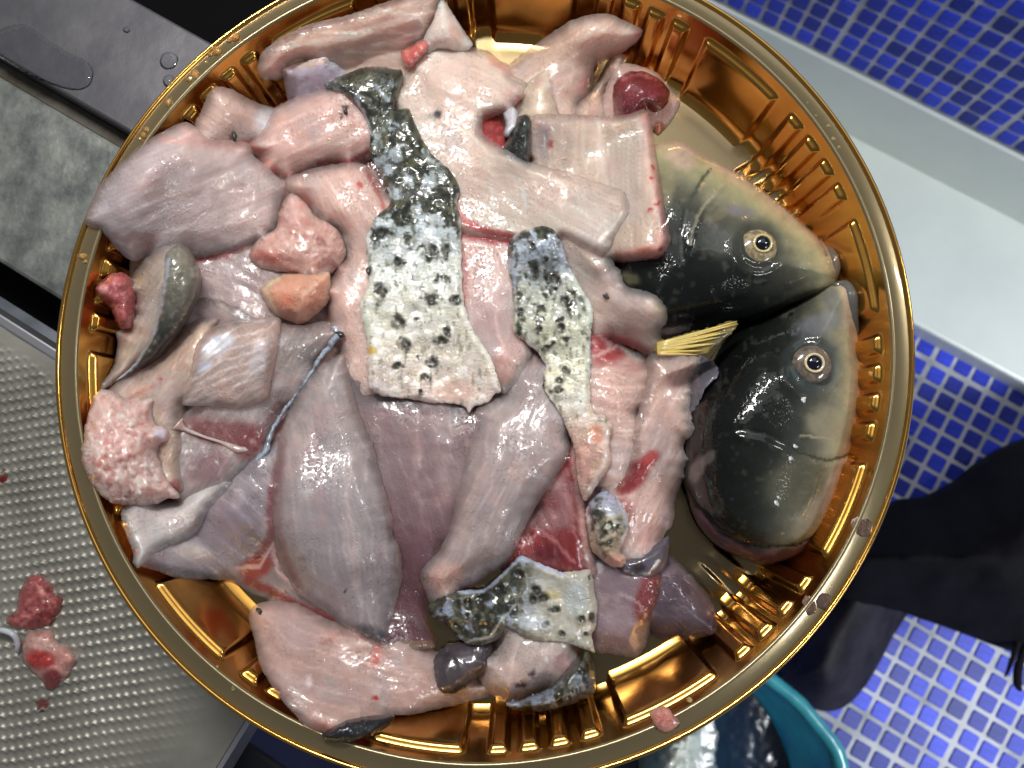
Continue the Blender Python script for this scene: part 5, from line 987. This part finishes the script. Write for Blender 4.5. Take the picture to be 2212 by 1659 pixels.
# ------------------------------------------------------------------ scraps and water on the steel
zs = zd + 0.0002
M_BLOOD, _t, _b = nt('thin_blood')
_b.inputs['Base Color'].default_value = L4(120, 24, 24); setin(_b, Roughness=0.35)
_n = N(_t, 'ShaderNodeTexNoise'); setin(_n, Scale=220.0, Detail=4.0); _c = N(_t, 'ShaderNodeTexCoord'); _t.links.new(_c.outputs['Object'], _n.inputs['Vector'])
_r = N(_t, 'ShaderNodeMapRange'); setin(_r, From_Min=0.35, From_Max=0.65, To_Min=0.15, To_Max=0.8); _t.links.new(_n.outputs['Fac'], _r.inputs['Value']); _t.links.new(_r.outputs[0], _b.inputs['Alpha'])
def on_board(label, outline, **kw): return piece(kw.pop('name', 'gut_scrap'), label, kw.pop('cat', 'fish scrap'), outline, base=zs, raw=True, **kw)
on_board('dark red bloody gut scrap on the drain board, upper of two', [(40, 1280), (62, 1245), (85, 1240), (110, 1262), (118, 1280), (135, 1295), (125, 1330), (100, 1355), (60, 1362), (20, 1355), (12, 1338), (35, 1318)], T=3, col=(146, 72, 70), mat=M_FAT, lumps=1.4, w=30, e0=.1, jag=1.2, paint=[('n', 9, (206, 140, 138), .6, .1, .45), ('b', 92, 1280, 14, 10, 20, (226, 160, 156), .8), ('n', 14, (96, 20, 26), .6, .2, .5)])
on_board('pink and red gut scrap on the drain board, lower of two', [(60, 1365), (110, 1362), (125, 1385), (150, 1400), (165, 1425), (150, 1455), (130, 1480), (105, 1492), (90, 1470), (70, 1455), (50, 1430), (45, 1395)], T=3, col=(186, 136, 128), mat=M_FAT, lumps=1.2, w=30, e0=.1, jag=1.2, paint=[('b', 85, 1425, 34, 22, 10, (170, 44, 40), .85), ('b', 110, 1470, 22, 26, 20, (110, 30, 36), .8), ('b', 95, 1390, 40, 16, 10, (206, 176, 168), .7)])
for (lb, ol) in (('small dark red blood spot at the left picture edge on the drain board', [(0, 1015), (10, 1010), (16, 1030), (6, 1045), (-6, 1040)]), ('blood smear low on the drain board below the gut scraps', [(75, 1510), (105, 1505), (100, 1530), (80, 1540)])):
    on_board(lb, ol, name='blood_spot', cat='blood', T=0.25, w=8, col=(92, 18, 20), mat=M_BLOOD, jag=3.5, rough=.1)
tube('white_loop', [wpt(u, v, zs + h) for u, v, h in ((-20, 1362, .003), (8, 1362, .005), (30, 1372, .005), (38, 1392, .003), (36, 1408, .0015))], [1.1, 1.1, 1.1, 1.0, 0.6], (190, 194, 204), M_FAT, None, label='small white rubbery loop at the left picture edge beside the gut scraps', cat='fish scrap')
def water(name, label, outline, T, z, group=None):
    o = piece(name, label, 'water', outline, base=z + 0.00003, raw=True, T=T, w=14, e0=0.02, dome=0.1, rough=0.05, jag=0.4, round_=0.95, mat=M_WATER, group=group); return o
M_WATER, _t, _b = nt('water')
_t.nodes.remove(_b)
_f = N(_t, 'ShaderNodeFresnel'); _f.inputs['IOR'].default_value = 1.33
_g = N(_t, 'ShaderNodeBsdfGlossy'); _g.inputs['Roughness'].default_value = 0.02
_p = N(_t, 'ShaderNodeBsdfTransparent'); _p.inputs['Color'].default_value = (0.95, 0.95, 0.96, 1)
_m = N(_t, 'ShaderNodeMixShader'); _t.links.new(_f.outputs[0], _m.inputs[0]); _t.links.new(_p.outputs[0], _m.inputs[1]); _t.links.new(_g.outputs[0], _m.inputs[2])
_t.links.new(_m.outputs[0], _t.nodes['Material Output'].inputs['Surface'])
water('water_puddle', 'long flat water puddle on the dark steel ledge', [(-20, 75), (40, 52), (70, 62), (110, 90), (150, 115), (190, 135), (202, 160), (190, 188), (160, 195), (120, 185), (60, 160), (10, 130), (-20, 110)], 1.1, zb1)
water('water_drop', 'water drop on the dark ledge near the tray rim', [(350, 118), (370, 112), (385, 125), (378, 145), (358, 150), (345, 138)], 1.3, zb1)
water('water_drop', 'tiny water drop near the upper edge of the dark ledge', [(266, 60), (276, 58), (282, 66), (274, 71), (266, 68)], 0.9, zb1)
water('water_drop', 'water drop on the dark ledge touching the tray rim', [(352, 170), (366, 160), (376, 166), (372, 182), (358, 188)], 0.9, zb1)

# ------------------------------------------------------------------ background at the right and bottom
M_CLOTH = simple('black_cloth', (9, 9, 13), rough=0.9, spec=0.15, noise=(40, (13, 13, 18), 0.4, 0.7), bump=(300, 0.4, 0.001))
M_RUBBER = simple('dark_grey_rubber', (38, 37, 43), rough=0.72, spec=0.25, noise=(22, (18, 17, 22), 0.4, 0.62), bump=(120, 0.4, 0.002))
person = empty('person', tuple(wpt(1900, 1350, FLOOR_Z))); tag(person, 'leg in black trousers and dark grey rubber boot standing on the blue tiles', 'person')
piece('boot', None, None, [(1690, 1430), (1697, 1475), (1745, 1525), (1790, 1537), (1832, 1522), (1872, 1478), (1902, 1428), (1932, 1370), (1966, 1322), (2010, 1290), (2060, 1220), (2000, 1130), (1900, 1120), (1800, 1200), (1720, 1330)], base=FLOOR_Z + 0.002, raw=True, T=75, w=110, e0=0.15, dome=0.3, step=9, jag=0.3, mat=M_RUBBER, parent=person, rough=2, round_=.95)
piece('trouser_leg', None, None, [(1780, 1150), (1930, 1092), (1962, 1078), (2012, 1073), (2082, 1038), (2132, 998), (2222, 950), (2420, 900), (2480, 1150), (2420, 1400), (2300, 1440), (2225, 1420), (2180, 1405), (2150, 1394), (2070, 1364), (2000, 1340), (1962, 1326), (1900, 1310), (1820, 1290), (1770, 1220)], base=FLOOR_Z + 0.075, raw=True, T=110, w=170, e0=0.2, dome=0.5, step=11, jag=0.4, mat=M_CLOTH, parent=person, rough=5, round_=.9)
def wtube(name, pts, z, rad, col, parent): return tube(name, [wpt(u, v, z) for u, v in pts], rad, col, M_CLOTH, parent)
wtube('strap', [(2200, 1385), (2188, 1420), (2176, 1452), (2170, 1462)], FLOOR_Z + 0.12, [3, 2.5, 1.6, .8], (12, 12, 14), person)
wtube('strap', [(2215, 1395), (2200, 1440), (2198, 1478), (2206, 1492)], FLOOR_Z + 0.12, [3, 4, 4, 1.5], (12, 12, 14), person)

# teal basin on the floor
def basin():
    zr_ = FLOOR_Z + 0.20
    c = wpt(1400, 1800, zr_); R = float(np.linalg.norm(wpt(1750, 1540, zr_) - c))
    t = empty('plastic_basin', (c[0], c[1], FLOOR_Z)); tag(t, 'teal blue plastic basin on the tiled floor at the bottom', 'basin')
    mt = simple('teal_plastic', (16, 92, 112), rough=0.3, noise=(18, (10, 60, 104), 0.4, 0.7), coat=0.3, bump=(40, 0.25, 0.003))
    ml = simple('teal_rim_plastic', (60, 150, 160), rough=0.25, coat=0.5, noise=(30, (30, 110, 130), .4, .7), bump=(60, .2, .002))
    mw = simple('dark_blue_water', (6, 30, 52), rough=0.14, coat=0.5, noise=(7, (24, 56, 82), .45, .75), bump=(9, .5, .02))
    ns = 96
    def lathe(name, prof, m_):
        V = []; F = []
        for r, z in prof:
            for k in range(ns):
                a = 2 * math.pi * k / ns; w_ = 1 + 0.010 * math.sin(3 * a + 1) + .006 * math.sin(11 * a) + .035 * float(vnoise(np.array(a * 5.0), np.array(z * 45.0), 77)) * (0.3 + min(1, z * 5)); V.append((r * w_ * math.cos(a), r * w_ * math.sin(a), z))
        for i in range(len(prof) - 1):
            for k in range(ns): F.append((i * ns + k, i * ns + (k + 1) % ns, (i + 1) * ns + (k + 1) % ns, (i + 1) * ns + k))
        return link(name, mesh(name, V, F), m_, t)
    h = 0.20
    lathe('basin_wall', [(R * .72, 0.0), (R * .75, 0.002), (R * .97, h - .004), (R * .955, h - .004), (R * .72, 0.006), (R * .02, .006)], mt)
    lathe('basin_rim', [(R * .955, h - .006), (R * .958, h), (R * .985, h + .004), (R * 1.02, h + .002), (R * 1.03, h - .006), (R * 1.0, h - .012), (R * .97, h - .008)], ml)
    V = [(0, 0, h * .62)] + [(R * .86 * math.cos(2 * math.pi * k / ns), R * .86 * math.sin(2 * math.pi * k / ns), h * .62) for k in range(ns)]
    link('water', mesh('basin_water', V, [(0, 1 + k, 1 + (k + 1) % ns) for k in range(ns)]), mw, t)
    return t
basin()
piece('white_bag', 'crumpled white plastic bag in the basin below the tray rim', 'bag', [(1405, 1560), (1440, 1545), (1500, 1535), (1540, 1555), (1552, 1600), (1545, 1640), (1555, 1690), (1480, 1740), (1390, 1720), (1380, 1640)], base=FLOOR_Z + 0.125, raw=True, T=90, w=60, e0=.1, step=6, lumps=7, rough=8, col=(206, 214, 204), mat=M_FAT, jag=2, paint=[('n', 18, (150, 160, 150), .5, .1, .5), ('b', 1460, 1600, 12, 10, 0, (90, 96, 88), .6), ('b', 1470, 1640, 10, 8, 0, (110, 110, 100), .5)])
